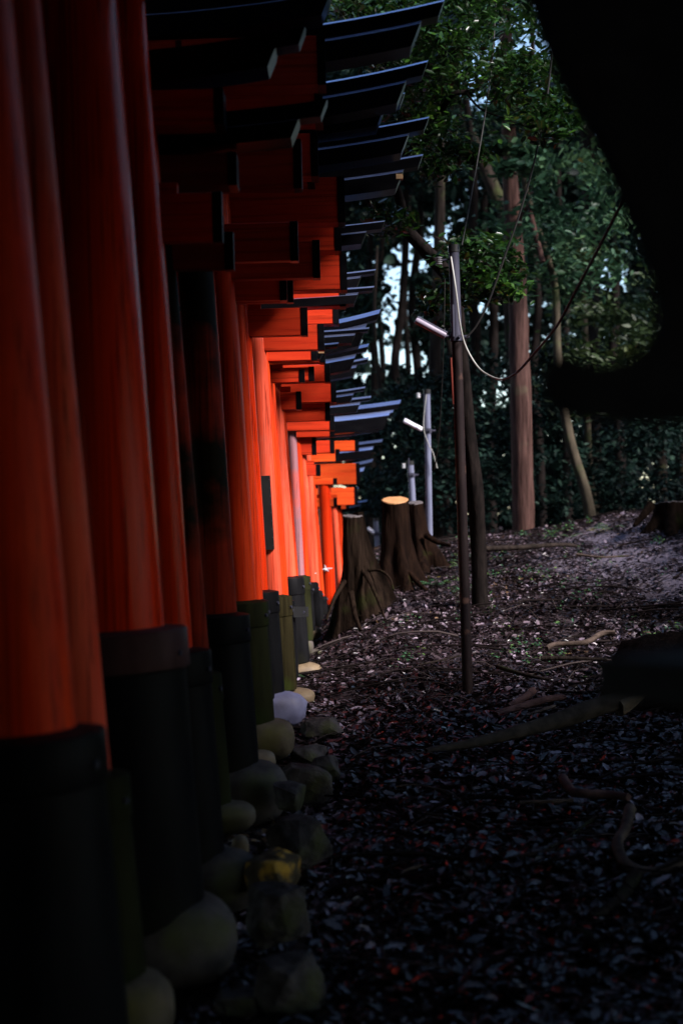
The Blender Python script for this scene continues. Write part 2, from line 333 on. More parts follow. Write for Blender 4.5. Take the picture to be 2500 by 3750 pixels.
# ------------------------------------------------------------------ ground
xs = np.concatenate([np.linspace(-160, -12, 16), np.linspace(-10, -1, 20), np.linspace(-0.9, 6, 100), np.linspace(6.4, 14, 20), np.linspace(18, 160, 16)])
ys = np.concatenate([np.linspace(-60, 2, 14), np.linspace(2.4, 26, 230), np.linspace(27, 60, 30), np.linspace(66, 260, 20)])
nx, ny = len(xs), len(ys)
GV = np.array([(x, y, ground(x, y)) for y in ys for x in xs])
ii = (np.arange(ny-1)[:, None]*nx + np.arange(nx-1)[None]).ravel()
GQ = np.stack([ii, ii+1, ii+nx+1, ii+nx], axis=1)
def bare(x, y):
    return max(0, 1 - ((x-4.0)/2.1)**2 - ((y-17.6)/3.4)**2) + 0.35*noise.noise(Vector((x*1.3, y*1.3, 40)))
cxy = GV[GQ].mean(axis=1)
bv = np.array([min(1, max(0, bare(x, y)*1.3)) if 0 < x < 8 and 13 < y < 23 else 0 for x, y, z in cxy])
g = np_mesh('ground', GV, GQ, M['soil'], bv, smooth=True); tag(g, kind='structure')
t_ = M['soil'].node_tree; b_ = t_.nodes['Principled BSDF']; at_ = t_.nodes.new('ShaderNodeAttribute'); at_.attribute_name = 'rnd'
mx_ = t_.nodes.new('ShaderNodeMix'); mx_.data_type = 'RGBA'; src_ = b_.inputs['Base Color'].links[0].from_socket
mx_.inputs['B'].default_value = (0.17, 0.145, 0.18, 1); t_.links.new(at_.outputs['Fac'], mx_.inputs['Factor']); t_.links.new(src_, mx_.inputs['A']); t_.links.new(mx_.outputs['Result'], b_.inputs['Base Color'])

# leaf litter
def scatter(n, y0, y1, xl, xr, pw=1.0):
    pts = []
    while len(pts) < n:
        y = y0 + (y1-y0)*random.random()**pw
        a, b = xl(y), xr(y)
        x = random.uniform(a, b)
        if random.random() > (b-a)/(xr(y1)-xl(y1)): continue
        if bare(x, y) > 0.25 and random.random() < 0.6: continue
        cl = noise.noise(Vector((x*1.7, y*1.7, 5)))
        if cl < -0.15 and random.random() < 0.6: continue
        pts.append((x, y))
    return pts
pts = scatter(105000, 4.6, 22.5, lambda y: -0.62, lambda y: 0.235*y+0.25)
C = np.array([(x, y, ground(x, y)+0.008+0.03*random.random()**2) for x, y in pts])
Ls = (0.026 + 0.062*rng.random(len(C))**1.6)*np.where(C[:, 1] < 11, 1.18, 1.0)
V, Q, r_ = leaves(C, Ls, Ls*(0.35+0.2*rng.random(len(C))), up=0.55, fold=0.35, curl=0.5)
pat = np.array([noise.noise(Vector((x*0.8, y*0.8, 21))) + 0.5*noise.noise(Vector((x*2.2, y*2.2, 4))) for x, y in pts])
r_ = np.clip(r_*(0.9+0.0*r_) + np.repeat(pat, 2)*0.3 - 0.02, 0, 1)
lit = np_mesh('leaf_litter', V, Q, M['litter'], r_); tag(lit, 'brown and purplish fallen leaves covering the forest floor', 'leaf litter', kind='stuff')
# twigs
TV = []; TQ = []; TR = []
def twig(x, y, L, r, a):
    n = 5; p = []
    bend = random.uniform(-0.5, 0.5); hz = random.uniform(0.0, 0.06)
    for k in range(n):
        t = k/(n-1); aa = a + bend*(t-0.5)
        xx = x + math.cos(aa)*L*(t-0.5); yy = y + math.sin(aa)*L*(t-0.5)
        p.append((xx, yy, ground(xx, yy)+0.015+r+hz*math.sin(math.pi*t)+random.uniform(0, 0.015)))
    o = len(TV); c = random.random()
    for k, q in enumerate(p):
        rr = r*(1-0.5*k/(n-1)); nxv = (-math.sin(a), math.cos(a))
        TV.extend([(q[0]+nxv[0]*rr, q[1]+nxv[1]*rr, q[2]), (q[0], q[1], q[2]+rr), (q[0]-nxv[0]*rr, q[1]-nxv[1]*rr, q[2]), (q[0], q[1], q[2]-rr)])
    for k in range(n-1):
        for j in range(4):
            TQ.append((o+k*4+j, o+k*4+(j+1) % 4, o+k*4+4+(j+1) % 4, o+k*4+4+j)); TR.append(c)
for x, y in scatter(2600, 4.6, 22, lambda y: -0.55, lambda y: 0.235*y+0.2):
    twig(x, y, random.uniform(0.12, 0.7), random.uniform(0.0015, 0.006), random.uniform(0, math.pi))
for x, y in scatter(110, 6, 21, lambda y: -0.4, lambda y: 0.235*y+0.2):
    twig(x, y, random.uniform(0.5, 1.2), random.uniform(0.006, 0.013), random.uniform(-0.5, 0.6) + (math.pi if random.random() < 0.5 else 0))
tw = np_mesh('twig_litter', np.array(TV), np.array(TQ), M['twig'], np.array(TR)); tag(tw, 'thin dry twigs strewn over the fallen leaves', 'twigs', kind='stuff')

# low green sprouts on the rise
sp = [(x, y) for x, y in scatter(900, 12.5, 21, lambda y: 0.4, lambda y: 0.235*y+0.2) if noise.noise(Vector((x*1.6, y*1.6, 60))) > 0.22]
rs = np.random.default_rng(9)
C = np.array([(x+dx, y+dy, ground(x, y)+0.02+0.05*abs(dz)) for x, y in sp for dx, dy, dz in rs.normal(size=(7, 3))*np.array([0.03, 0.03, 1])])
V, Q, r_ = leaves(C, 0.035, 0.017, up=0.6, rg=rs)
tag(np_mesh('ground_sprouts', V, Q, M['fern'], r_), 'scattered tiny green sprouts among the fallen leaves', 'sprouts', kind='stuff')

# ------------------------------------------------------------------ torii gates
GROUP_G = 'torii gates in the tunnel row'
def gate(d, leg, rl, label, sleeve=None, nuki=None, shim=None, tip=None, ksz=None, kz=None, red='red', beam='beam', sl='sleeve', span=1.75, yaw=0,
         bright=None, band=None, endwood=False, nh=0.07, zb=None, led=0.25):
    """d depth; leg ((x,y),(x,y)) right edge low/high in photo px; rl radius; sleeve (xr,ytop,ybot); beams (xr,ytop,ybot); tip (x,y) of lintel"""
    (xa, ya), (xb, yb) = leg
    pa = P(xa, ya, d); pb = P(xb, yb, d)
    sl_x = (pb.x-pa.x)/(pb.z-pa.z)                 # lean of the leg
    cx = lambda z: pa.x + (z-pa.z)*sl_x - rl       # axis of the right pillar
    if sleeve: zs_bot = P(sleeve[0], sleeve[2], d).z
    else: zs_bot = zb if zb is not None else ground(cx(0.4), d)
    z_sh = P(1250, shim[2], d).z if shim else None
    if kz is None:
        kz_ = P(shim[0], shim[1], d).z + 0.004 if shim else P(nuki[0], nuki[1], d).z + 0.36
    else: kz_ = P(kz[0], kz[1], d).z
    ztop = kz_ - 0.01
    base = Vector((cx(zs_bot), d, zs_bot))
    root = empty('torii_gate', base, label, 'torii gate', GROUP_G, rz=yaw)
    mir = cx((zs_bot+ztop)/2) - span/2             # the middle of the gate
    lx = lambda X: X - base.x                      # local x
    lz = lambda Z: Z - base.z
    ax = Vector((sl_x, 0, 1)).normalized()
    for side in (1, -1):
        a = Vector((sl_x*side, 0, 1)).normalized()
        ox = 0 if side == 1 else 2*(mir-base.x)
        H = lz(ztop)/a.z
        mb = MB(); mb.lathe([(rl*1.02, 0.0), (rl*1.01, H*0.3), (rl, H*0.6), (rl*0.97, H)], (ox, 0, 0), a, 36)
        leg_o = mb.build('pillar', M[red], root)
        # foot sleeve
        if sleeve:
            zt = lz(P(sleeve[0], sleeve[1], d).z)
            sr = P(sleeve[0], sleeve[1], d).x - cx(P(sleeve[0], sleeve[1], d).z)
        else: zt = 0.5; sr = rl+0.06
        sr = max(sr, rl+0.03)
        hh = zt/a.z
        bandh = min(0.14, hh*0.2)
        prof = [(sr*0.93, 0.0), (sr*0.97, 0.03), (sr*0.955, hh*0.5), (sr*0.945, hh-bandh-0.012), (sr*0.99, hh-bandh-0.006), (sr, hh-bandh), (sr, hh-0.012), (sr*0.985, hh-0.004), (rl+0.004, hh+0.012)]
        mb = MB(); mb.lathe(prof, (ox, 0, 0), a, 36)
        s_o = mb.build('pillar_sleeve', M[sl], leg_o)
        for q in (-0.45, -2.2):
            mb = MB()
            c = Vector((ox, 0, 0)) + a*(hh-bandh*0.55) + Vector((math.cos(q)*sr, math.sin(q)*sr, 0))
            mb.tube([c - Vector((math.cos(q), math.sin(q), 0))*0.012, c + Vector((math.cos(q), math.sin(q), 0))*0.012], 0.011, 8)
            mb.build('bolt', M['steel'], s_o)
        if band and side == 1:
            mb = MB(); mb.lathe([(sr*1.004, hh-bandh-0.004), (sr*1.012, hh-bandh+0.004), (sr*1.012, hh-0.004), (sr*0.99, hh+0.004), (rl+0.006, hh+0.014)], (ox, 0, 0), a, 36)
            mb.build('sleeve_band', M[band], s_o)
    # red beams
    def beam_at(name, spec, th, mat, through=True):
        xr = P(spec[0], spec[1], d).x; zt = P(spec[0], spec[1], d).z; zb_ = P(spec[0], spec[2], d).z
        xl = 2*mir - xr
        m_ = MB(); m_.box((lx(xl)+0.02, -th, lz(zb_)), (lx(xr)-0.02, th, lz(zt)), 0.004)
        o_ = m_.build(name, M[mat], root, smooth=False)
        ce = MB(); e = 0.004; cw = 0.045
        ce.box((lx(xr)-cw, -th-e, lz(zb_)-e), (lx(xr), th+e, lz(zt)+e), 0.003)
        ce.build('end_cap', M['black'], o_, smooth=False)
        ce = MB(); ce.box((lx(xl), -th-e, lz(zb_)-e), (lx(xl)+cw, th+e, lz(zt)+e), 0.003)
        ce.build('end_cap', M['black'], o_, smooth=False)
        return zb_, zt
    if nuki:
        zb_, zt_ = beam_at('tie_beam', nuki, min(nh, rl*0.6), beam)
        # wedges driven in beside the pillar
        X0 = cx(zt_)
        for sx in (1, -1):
            m_ = MB(); m_.box((lx(X0)+sx*(rl+0.03)-0.045, -0.03, lz(zt_)+0.003), (lx(X0)+sx*(rl+0.03)+0.045, 0.03, lz(zt_)+0.05), 0.004)
            m_.build('wedge', M[beam], root, smooth=False)
        m_ = MB(); m_.box((lx(mir)-0.07, -0.035, lz(zt_)+0.002), (lx(mir)+0.07, 0.035, lz(kz_)-0.002), 0.004)
        m_.build('centre_strut', M[beam], root, smooth=False)
    if shim:
        beam_at('under_beam', shim, nh*1.12+0.012, beam)
    # black double lintel, swept up at the ends
    if tip:
        tp = P(tip[0], tip[1], d)
        Htot = tp.z - kz_
        L = tp.x - mir
        hk = ksz if ksz else max(0.2, Htot*0.6)
        rise = max(0.04, Htot-hk)
        def sweep(name, sec, Lh, slant, mat, lit=()):
            n = 26; vs_ = []; fs = []; m = len(sec)
            zlo = min(p[1] for p in sec)
            for i in range(n+1):
                s = -1 + 2*i/n
                for (yy, zz) in sec:
                    Lx = Lh + slant*(zz-zlo)
                    x = s*Lx
                    z = zz + rise*abs(x/L)**2.4
                    vs_.append((lx(mir)+x, yy, lz(kz_)+z))
            for i in range(n):
                for k in range(m):
                    fs.append((i*m+k, (i+1)*m+k, (i+1)*m+(k+1) % m, i*m+(k+1) % m))
            fs.append(tuple(range(m))); fs.append(tuple(n*m+k for k in range(m-1, -1, -1)))
            m_ = MB(); m_.add(vs_, fs)
            o_ = m_.build(name, [mat, M['skysheen']], root, angle=25)
            mi = [0]*len(fs)
            for j in range(n*m):
                if j % m in lit: mi[j] = 1
            o_.data.polygons.foreach_set('material_index', mi)
            return o_
        dp = 0.105 if hk < 0.27 else 0.125
        h1 = hk*0.46; sh = 0.84 if led > 0.21 else (0.88 if led > 0.15 else 0.95)
        low = [(-dp, 0), (dp, 0), (dp, h1), (dp*0.4, h1+hk*led), (-dp*0.4, h1+hk*led), (-dp, h1)]
        up = [(-dp*0.6, h1+hk*(led-0.03)), (dp*0.6, h1+hk*(led-0.03)), (dp*0.66, hk*sh), (0, hk), (-dp*0.66, hk*sh)]
        lo_o = sweep('lintel', low, L-0.115-0.3*hk, 0.45, M['black'], (2, 4))
        sweep('lintel_cap', up, L-0.3*hk*0.4, 0.42, M['black'], (2, 3))
        if endwood:
            m_ = MB(); xe = lx(mir)+L-0.115-0.3*hk+0.32*h1
            m_.box((xe-0.03, -dp-0.004, lz(kz_)+rise*0.72+h1*0.7), (xe+0.015, -dp*0.6, lz(kz_)+rise*0.72+h1*1.05), 0.003)
            m_.build('bare_end', M['cutwood'], lo_o, smooth=False)
    return root, (lambda z: cx(z)), rl

G = {}
G['Z0'] = gate(4.4, ((279, 2690), (150, 1200)), 0.14, 'thick red torii gate nearest the camera, cut off by the left frame edge', sleeve=(386, 2680, 3950), nuki=(700, -560, -380), shim=(900, -1050, -820), tip=(1300, -1600), ksz=0.26)
G['Z1'] = gate(5.0, ((390, 2660), (158, 100)), 0.075, 'slim red torii gate standing just behind the nearest pillar, on a thin mossy sleeve', sleeve=(474, 2835, 3600), nuki=(822, -335, -170), shim=(1000, -700, -540), tip=(1330, -1060), ksz=0.25, sl='sleevemoss', red='redfade')
G['A'] = gate(5.9, ((600, 2310), (432, 0)), 0.16, 'thick glossy red torii gate whose wide black sleeve has a brown band', sleeve=(684, 2308, 3370), nuki=(813, -250, -80), shim=(1100, -560, -380), tip=(1330, -990), ksz=0.27, band='sleevebr', red='redgloss')
G['B'] = gate(6.7, ((700, 2310), (532, 0)), 0.07, 'slim glossy red torii gate right behind the wide banded sleeve', sleeve=(773, 2380, 3150), nuki=(800, -150, -20), shim=(1030, -400, -270), tip=(1330, -660), ksz=0.24, red='redgloss')
G['B2'] = gate(7.1, ((700, 2310), (565, 300)), 0.05, 'torii gate hidden behind the slim glossy one, with dim red beam ends near the top', sleeve=(748, 2400, 3040), nuki=(813, 708, 887), shim=(822, 342, 470), tip=(1110, 110), ksz=0.17, led=0.1)
G['C'] = gate(7.5, ((765, 2380), (640, 900)), 0.055, 'thin dark torii gate on a slender green sleeve, beside the black-patched pillar', sleeve=(811, 2464, 2950), nuki=(855, 855, 988), shim=(870, 575, 690), tip=(1190, 372), ksz=0.18, led=0.1, sl='sleevemoss', red='reddark', beam='beamdark')
G['D'] = gate(8.2, ((868, 2250), (768, 800)), 0.095, 'torii gate with a black-patched pillar on a plain black sleeve', sleeve=(914, 2250, 2812), nuki=(1103, 520, 695), shim=(1190, 148, 325), tip=(1300, -110), ksz=0.24, red='reddark', led=0.12)
G['D2'] = gate(8.6, ((868, 2250), (772, 800)), 0.06, 'torii gate behind the black-patched pillar, its blue-edged lintel reaching farthest right at top', sleeve=(902, 2300, 2780), nuki=(1090, 816, 957), shim=(1180, 310, 460), kz=(1250, 300), tip=(1620, 0), ksz=0.25, led=0.16)
G['E'] = gate(9.2, ((935, 2200), (850, 900)), 0.075, 'dull red torii gate on a dark green sleeve above the brown boulder', sleeve=(980, 2203, 2652), nuki=(1170, 885, 1020), shim=(1163, 500, 655), tip=(1560, 222), sl='sleevemoss', ksz=0.24, led=0.16)
G['E3'] = gate(9.5, ((938, 2200), (852, 900)), 0.055, 'torii gate whose short lintel tip shows third from the top', sleeve=(965, 2230, 2640), nuki=(1050, 1020, 1100), shim=(1150, 560, 680), kz=(1250, 545), tip=(1477, 340), ksz=0.2, led=0.16)
G['E2'] = gate(9.8, ((940, 2200), (855, 900)), 0.06, 'torii gate mostly hidden by the dull red pillar, long black-capped beam near picture centre-top', sleeve=(962, 2240, 2610), nuki=(1073, 1028, 1108), shim=(1260, 658, 822), tip=(1565, 428), ksz=0.22, led=0.16)
G['F0'] = gate(10.2, ((962, 2180), (880, 900)), 0.05, 'torii gate with a bare wooden lintel end below the branches', sleeve=(985, 2200, 2560), nuki=(1060, 1040, 1100), shim=(1248, 822, 925), kz=(1250, 765), tip=(1543, 565), ksz=0.22, endwood=True, led=0.16)
G['F'] = gate(10.6, ((982, 2165), (914, 1117)), 0.068, 'bright lacquered red torii gate, shiny streak down it, black sleeve above the white boulder', sleeve=(1021, 2165, 2550), nuki=(1125, 1130, 1230), shim=(1268, 938, 1066), tip=(1405, 808), red='redgloss', ksz=0.16, led=0.16)
G['G'] = gate(11.2, ((1034, 2183), (968, 1150)), 0.072, 'torii gate with a black plaque on its pillar, on a split mossy wooden sleeve', sleeve=(1069, 2183, 2525), nuki=(1186, 1190, 1283), shim=(1265, 1070, 1126), kz=(1250, 1135), tip=(1370, 1048), sl='sleevewood', red='redfade', ksz=0.13)
G['P1'] = gate(12.3, ((1050, 2180), (990, 1250)), 0.055, 'torii gate half hidden behind the plaque pillar, its bare wooden lintel end showing', sleeve=(1078, 2200, 2480), nuki=(1115, 1356, 1400), shim=(1103, 1262, 1315), kz=(1250, 1330), tip=(1240, 1255), endwood=True, ksz=0.13)
G['X1'] = gate(12.8, ((1056, 2180), (1000, 1300)), 0.05, 'torii gate squeezed between plaque pillar and pale faded pillar, only its lintel tip clear', sleeve=(1080, 2210, 2450), nuki=(1150, 1345, 1395), shim=(1190, 1283, 1330), kz=(1250, 1275), tip=(1352, 1200), ksz=0.13)
G['X0'] = gate(11.8, ((1040, 2180), (978, 1200)), 0.05, 'torii gate hidden just past the plaque pillar, its lintel under the sky-blue one', sleeve=(1072, 2200, 2500), nuki=(1160, 1240, 1320), shim=(1240, 1130, 1190), kz=(1250, 1085), tip=(1376, 985), ksz=0.13)
G['H'] = gate(13.2, ((1085, 2110), (1022, 1300)), 0.072, 'pale faded red torii gate strapped at its dark sleeve to the mossy sleeve beside it', sleeve=(1113, 2114, 2425), nuki=(1103, 1436, 1500), shim=(1208, 1337, 1400), tip=(1392, 1132), red='redfade', sl='sleeve')
G['P2'] = gate(13.8, ((1092, 2110), (1040, 1400)), 0.05, 'orange torii gate showing as a thin strip behind the pale faded pillar', sleeve=(1108, 2125, 2400), nuki=(1208, 1477, 1541), shim=(1230, 1404, 1474), tip=(1350, 1258), beam='beam')
G['I'] = gate(14.8, ((1115, 2110), (1083, 1547)), 0.05, 'greyish pink torii gate on a narrow mossy green post sleeve', sleeve=(1136, 2110, 2344), nuki=(1115, 1500, 1546), shim=(1224, 1522, 1576), kz=(1250, 1420), tip=(1350, 1307), red='greypaint', sl='sleevemoss', ksz=0.16)
G['J0'] = gate(15.6, ((1135, 2130), (1103, 1600)), 0.05, 'orange torii gate right behind the greyish pink pillar', sleeve=(1146, 2140, 2310), nuki=(1157, 1585, 1665), shim=(1224, 1576, 1600), kz=(1250, 1500), tip=(1337, 1415), beam='beam', ksz=0.14)
G['J'] = gate(16.3, ((1157, 2150), (1122, 1671)), 0.05, 'pale pink lit torii gate on a short dark sleeve', sleeve=(1152, 2135, 2300), nuki=(1173, 1703, 1742), shim=(1224, 1614, 1659), kz=(1250, 1530), tip=(1359, 1449), red='redfade', ksz=0.16)
G['J2'] = gate(17.2, ((1172, 2165), (1143, 1700)), 0.045, 'pink torii gate just past the short dark sleeve, with a white paper tie', sleeve=(1176, 2165, 2270), nuki=(1243, 1646, 1690), kz=(1250, 1600), tip=(1467, 1464), red='redfade', beam='beambr', ksz=0.3)
G['K'] = gate(18.2, ((1188, 2180), (1163, 1880)), 0.045, 'narrow orange torii gate squeezed in front of the broad bright red pillar', sleeve=(1190, 2186, 2250), nuki=(1234, 1752, 1774), shim=(1313, 1614, 1652), kz=(1300, 1608), tip=(1440, 1500), beam='beambr', ksz=0.24)
G['L'] = gate(19.6, ((1226, 2120), (1216, 1895)), 0.085, 'broad bright red torii gate with a white star-shaped tie, beside the left stump', sleeve=(1240, 2215, 2260), nuki=(1234, 1824, 1855), shim=(1316, 1697, 1773), tip=(1400, 1608), red='redgloss', beam='beambr', ksz=0.22)
G['M'] = gate(21.5, ((1253, 2100), (1243, 1970)), 0.05, 'coral red torii gate whose pillar meets the left stump', sleeve=(1262, 2190, 2240), nuki=(1248, 1837, 1864), shim=(1308, 1785, 1848), tip=(1365, 1680), red='redfade', beam='beambr', ksz=0.26)
G['N'] = gate(23.5, ((1262, 2100), (1256, 1970)), 0.06, 'small dark-roofed torii gate seen low above the left stump', sleeve=(1275, 2150, 2200), nuki=(1250, 1920, 1949), shim=(1277, 1833, 1864), tip=(1312, 1795), beam='beambr', ksz=0.16)
G['O'] = gate(26, ((1270, 2080), (1264, 1970)), 0.06, 'farthest torii gate in view, peeping over the left stump', sleeve=(1282, 2130, 2170), nuki=(1262, 1950, 1975), shim=(1275, 1885, 1908), tip=(1345, 1830), beam='beambr', ksz=0.16)
for k, y in enumerate((1, -0.6)):
    pass

# plaque on the pillar
root, cxf, rl = G['G']
mb = MB(); a = P(957, 1742, 11.2-0.09); b = P(990, 2013, 11.2-0.09)
p0 = P(972, 1742, 11.1); p1 = P(988, 2013, 11.1)
sec = 0.033
vs_ = []
for p in (p1, p0):
    for dx, dy in ((-sec, 0), (sec, 0), (sec, 0.03), (-sec, 0.03)): vs_.append((p.x+dx, p.y+dy, p.z))
mb.add(vs_, [(0, 1, 5, 4), (1, 2, 6, 5), (2, 3, 7, 6), (3, 0, 4, 7), (3, 2, 1, 0), (4, 5, 6, 7)])
pq = mb.build('plaque', M['plastic'], None, smooth=False); reparent(pq, root)
mb = MB()
for k in range(9):
    q = p0.lerp(p1, (k+0.5)/9); mb.tube([(q.x+sec*0.8, q.y-0.003, q.z), (q.x+sec*0.8, q.y+0.004, q.z)], 0.003, 6)
nl = mb.build('nail', M['steelpale'], None); nl.parent = pq; nl.matrix_parent_inverse = (Matrix.Translation(root.location)).inverted() @ Matrix.Identity(4)
nl.matrix_parent_inverse = (Matrix.LocRotScale(root.location, root.rotation_euler, root.scale) @ pq.matrix_parent_inverse).inverted()
# steel strap joining two sleeves
root, cxf, rl = G['H']
a = P(1018, 2222, 11.6); b = P(1126, 2261, 12.6)
mb = MB()
c0 = P(1000, 2242, 11.05); c1 = P(1127, 2240, 12.75)
for zoff in (0,):
    dv = (c1-c0).normalized(); nn = Vector((-dv.y, dv.x, 0))*0.006; hz = Vector((0, 0, 0.042))
    vs_ = [c0-hz-nn, c1-hz-nn, c1-hz+nn, c0-hz+nn, c0+hz-nn, c1+hz-nn, c1+hz+nn, c0+hz+nn]
    mb.add(vs_, [(0, 1, 5, 4), (1, 2, 6, 5), (2, 3, 7, 6), (3, 0, 4, 7), (3, 2, 1, 0), (4, 5, 6, 7)])
st = mb.build('strap', M['plastic'], None, smooth=False); reparent(st, root)
mb = MB(); q = P(1112, 2241, 12.5); mb.tube([q, q+Vector((0, -0.05, 0))], 0.011, 8)
bo = mb.build('strap_bolt', M['steel'], None); bo.parent = st; bo.matrix_parent_inverse = (Matrix.Translation(root.location) @ st.matrix_parent_inverse).inverted()
# white paper ties on two far pillars
def star(px, py, d, r, arms, root):
    mb = MB(); c = P(px, py, d)
    for ang, l in arms:
        v = Vector((math.cos(R(ang)), -0.1, math.sin(R(ang))))*l*r
        mb.tube([c, c+v*0.5+Vector((0, -0.006, 0)), c+v], [0.008, 0.006, 0.003], 6)
    o = mb.build('paper_tie', M['ribbon'], None); reparent(o, root)
star(1192, 2083, 19.5, 0.1, [(4, 0.9), (186, 0.45), (100, 0.5), (-42, 0.5), (250, 0.3)], G['L'][0])
star(1136, 2100, 17.1, 0.07, [(0, 1.0), (180, 0.2), (225, 0.8)], G['J2'][0])

# ------------------------------------------------------------------ boulders and rocks
def boulder(px, ytop, ybot, xr, d, mat, label, cat='boulder', group='rounded boulders under the pillars', w=None, name='boulder', rough=0.05, seed=0, square=0.75, dz=0.0, rot=0):
    cz = (P(px, ytop, d).z + P(px, ybot, d).z)/2; hz = abs(P(px, ytop, d).z - P(px, ybot, d).z)/2
    c = P(px, (ytop+ybot)/2, d); rx = (P(xr, 0, d).x - P(px, 0, d).x)
    ry = rx*(w or 0.9)
    mb = MB(); n, m = 28, 18; vs_ = []; fs = []
    for i in range(m+1):
        th = math.pi*i/m
        for k in range(n):
            q = 2*math.pi*k/n
            v = Vector((math.sin(th)*math.cos(q), math.sin(th)*math.sin(q), math.cos(th)))
            e = square
            v = Vector([math.copysign(abs(t)**e, t) for t in v])
            f = 1 + rough*noise.noise(v*1.6+Vector((seed, seed*2, 1))) + rough*0.5*noise.noise(v*4+Vector((seed, 3, 1)))
            x, y, z = v.x*rx*f, v.y*ry*f, v.z*hz*f
            vs_.append((x*math.cos(rot)-y*math.sin(rot), x*math.sin(rot)+y*math.cos(rot), z+dz))
    for i in range(m):
        for k in range(n):
            fs.append((i*n+k, (i+1)*n+k, (i+1)*n+(k+1) % n, i*n+(k+1) % n))
    mb.add(vs_, fs)
    o = mb.build(name, M[mat], None, angle=60); o.location = c
    return tag(o, label, cat, group)
boulder(430, 3550, 3850, 640, 5.0, 'stone', 'blurred grey-green boulder in the bottom left corner under a thin mossy sleeve', seed=1)
boulder(610, 3275, 3600, 868, 5.9, 'stonedark', 'large smooth grey-brown boulder under the wide black sleeve', seed=2)
boulder(800, 3110, 3335, 957, 6.7, 'stonedark', 'rounded grey boulder second nearest the camera in full view, beside the lichen rock', seed=3)
boulder(812, 2935, 3050, 934, 7.5, 'stone', 'small domed grey boulder under the slender green sleeve', seed=4)
boulder(900, 2785, 3015, 1050, 8.2, 'stonedark', 'dark flattened boulder under the plain black sleeve', seed=5)
boulder(955, 2634, 2782, 1080, 9.2, 'stone', 'brown rounded boulder under the dark green sleeve', seed=6, square=0.65)
boulder(1010, 2532, 2655, 1123, 10.6, 'stonewhite', 'pale lilac-white square-shouldered boulder, the brightest in the row', seed=7, square=0.68, rough=0.09)
boulder(1050, 2520, 2590, 1154, 11.3, 'stoneochre', 'ochre boulder showing behind the white one', seed=8)
boulder(1095, 2424, 2495, 1180, 13.2, 'stoneochre', 'tan boulder under the strapped dark sleeve', seed=9)
boulder(1105, 2335, 2405, 1149, 14.8, 'stonedark', 'small grey boulder between two tan ones down the row', seed=10)
boulder(1125, 2290, 2345, 1178, 15.8, 'stoneochre', 'yellowish boulder farthest down the row', seed=11)
boulder(940, 2748, 2830, 1010, 8.8, 'stoneochre', 'tan cobble wedged behind the dark flattened boulder', seed=12, group=None)
boulder(880, 3060, 3160, 912, 7.0, 'stoneochre', 'brown cobble wedged behind the rounded grey boulder', seed=13, group=None)
def rock(px, py, wpx, hpx, d, label, mat='rock', seed=0, rot=0.0, w=1.0):
    """angular rock: a random convex hull, jittered"""
    import bmesh
    rr = random.Random(seed)
    sc = d/F; wpx *= 1.1
    if py > 2900: px -= 55
    bm = bmesh.new()
    for k in range(22):
        v = Vector((rr.gauss(0, 1), rr.gauss(0, 1), rr.gauss(0, 1))).normalized()
        v = Vector([math.copysign(abs(t)**0.7, t) for t in v])
        bm.verts.new((v.x*wpx*sc*0.5, v.y*wpx*sc*0.5*w, v.z*hpx*sc*0.5))
    r_ = bmesh.ops.convex_hull(bm, input=bm.verts)
    for v in [v for v in bm.verts if not v.link_faces]: bm.verts.remove(v)
    bmesh.ops.subdivide_edges(bm, edges=bm.edges[:], cuts=4, use_grid_fill=True)
    bmesh.ops.triangulate(bm, faces=bm.faces[:])
    for v in bm.verts:
        v.co += v.co.normalized()*(noise.noise(v.co*9+Vector((seed, 0, 0)))*0.02+noise.noise(v.co*24+Vector((seed, 5, 0)))*0.009)
    bmesh.ops.smooth_vert(bm, verts=bm.verts, factor=0.25, use_axis_x=True, use_axis_y=True, use_axis_z=True)
    me = bpy.data.meshes.new('rock'); bm.to_mesh(me); bm.free(); me.materials.append(M[mat])
    o = bpy.data.objects.new('rock', me); COL.objects.link(o)
    o.location = P(px, py, d) - Vector((0, 0, 0.05)); o.rotation_euler = (0, 0, rot)
    return tag(o, label, 'rock', 'kerb rocks along the boulders')
rock(1110, 2850, 190, 190, 8.5, 'big angular grey rock right of the dark flattened boulder', seed=31, rot=0.3)
rock(1060, 2870, 110, 130, 7.9, 'cracked grey rock leaning against the big angular one', seed=32, rot=1.1)
rock(1195, 2790, 110, 120, 8.9, 'dark pointed rock behind the big angular one', seed=33)
rock(1180, 2640, 150, 90, 10.0, 'brown flat rock beside the white boulder', 'rock', 34)
rock(1135, 2735, 130, 80, 9.3, 'flat rock half buried in leaves between white and brown boulders', seed=35)
rock(1050, 3150, 170, 150, 6.6, 'long slanting rock streaked with orange lichen', 'rocklichen', 36, rot=-0.5, w=1.6)
rock(1150, 3040, 210, 190, 7.1, 'dark wide rock right of the lichen rock', seed=37, rot=0.7)
rock(1070, 3300, 220, 240, 6.2, 'greenish dark rock below the lichen rock', seed=38, rot=0.2)
rock(1110, 3560, 230, 260, 5.6, 'blurred mossy rock near the bottom edge', seed=39, rot=0.9)
rock(985, 3200, 120, 120, 6.7, 'small dark rock between lichen rock and rounded boulder', seed=41)
rock(930, 3620, 160, 100, 5.6, 'low blurred rock left of the mossy one at the bottom', seed=42)
rock(1172, 2495, 60, 34, 12.2, 'small bluish rock in front of the tan boulder', 'stonedark', 43)
rock(1205, 2480, 80, 34, 12.6, 'flat brownish stone beside the small bluish rock', 'stonedark', 44)
rock(1022, 2630, 40, 30, 9.6, 'white pebble between brown and white boulders', 'stonewhite', 45)
rock(1160, 2370, 60, 26, 14.8, 'flat pale stone past the tan boulder', 'stonedark', 46)

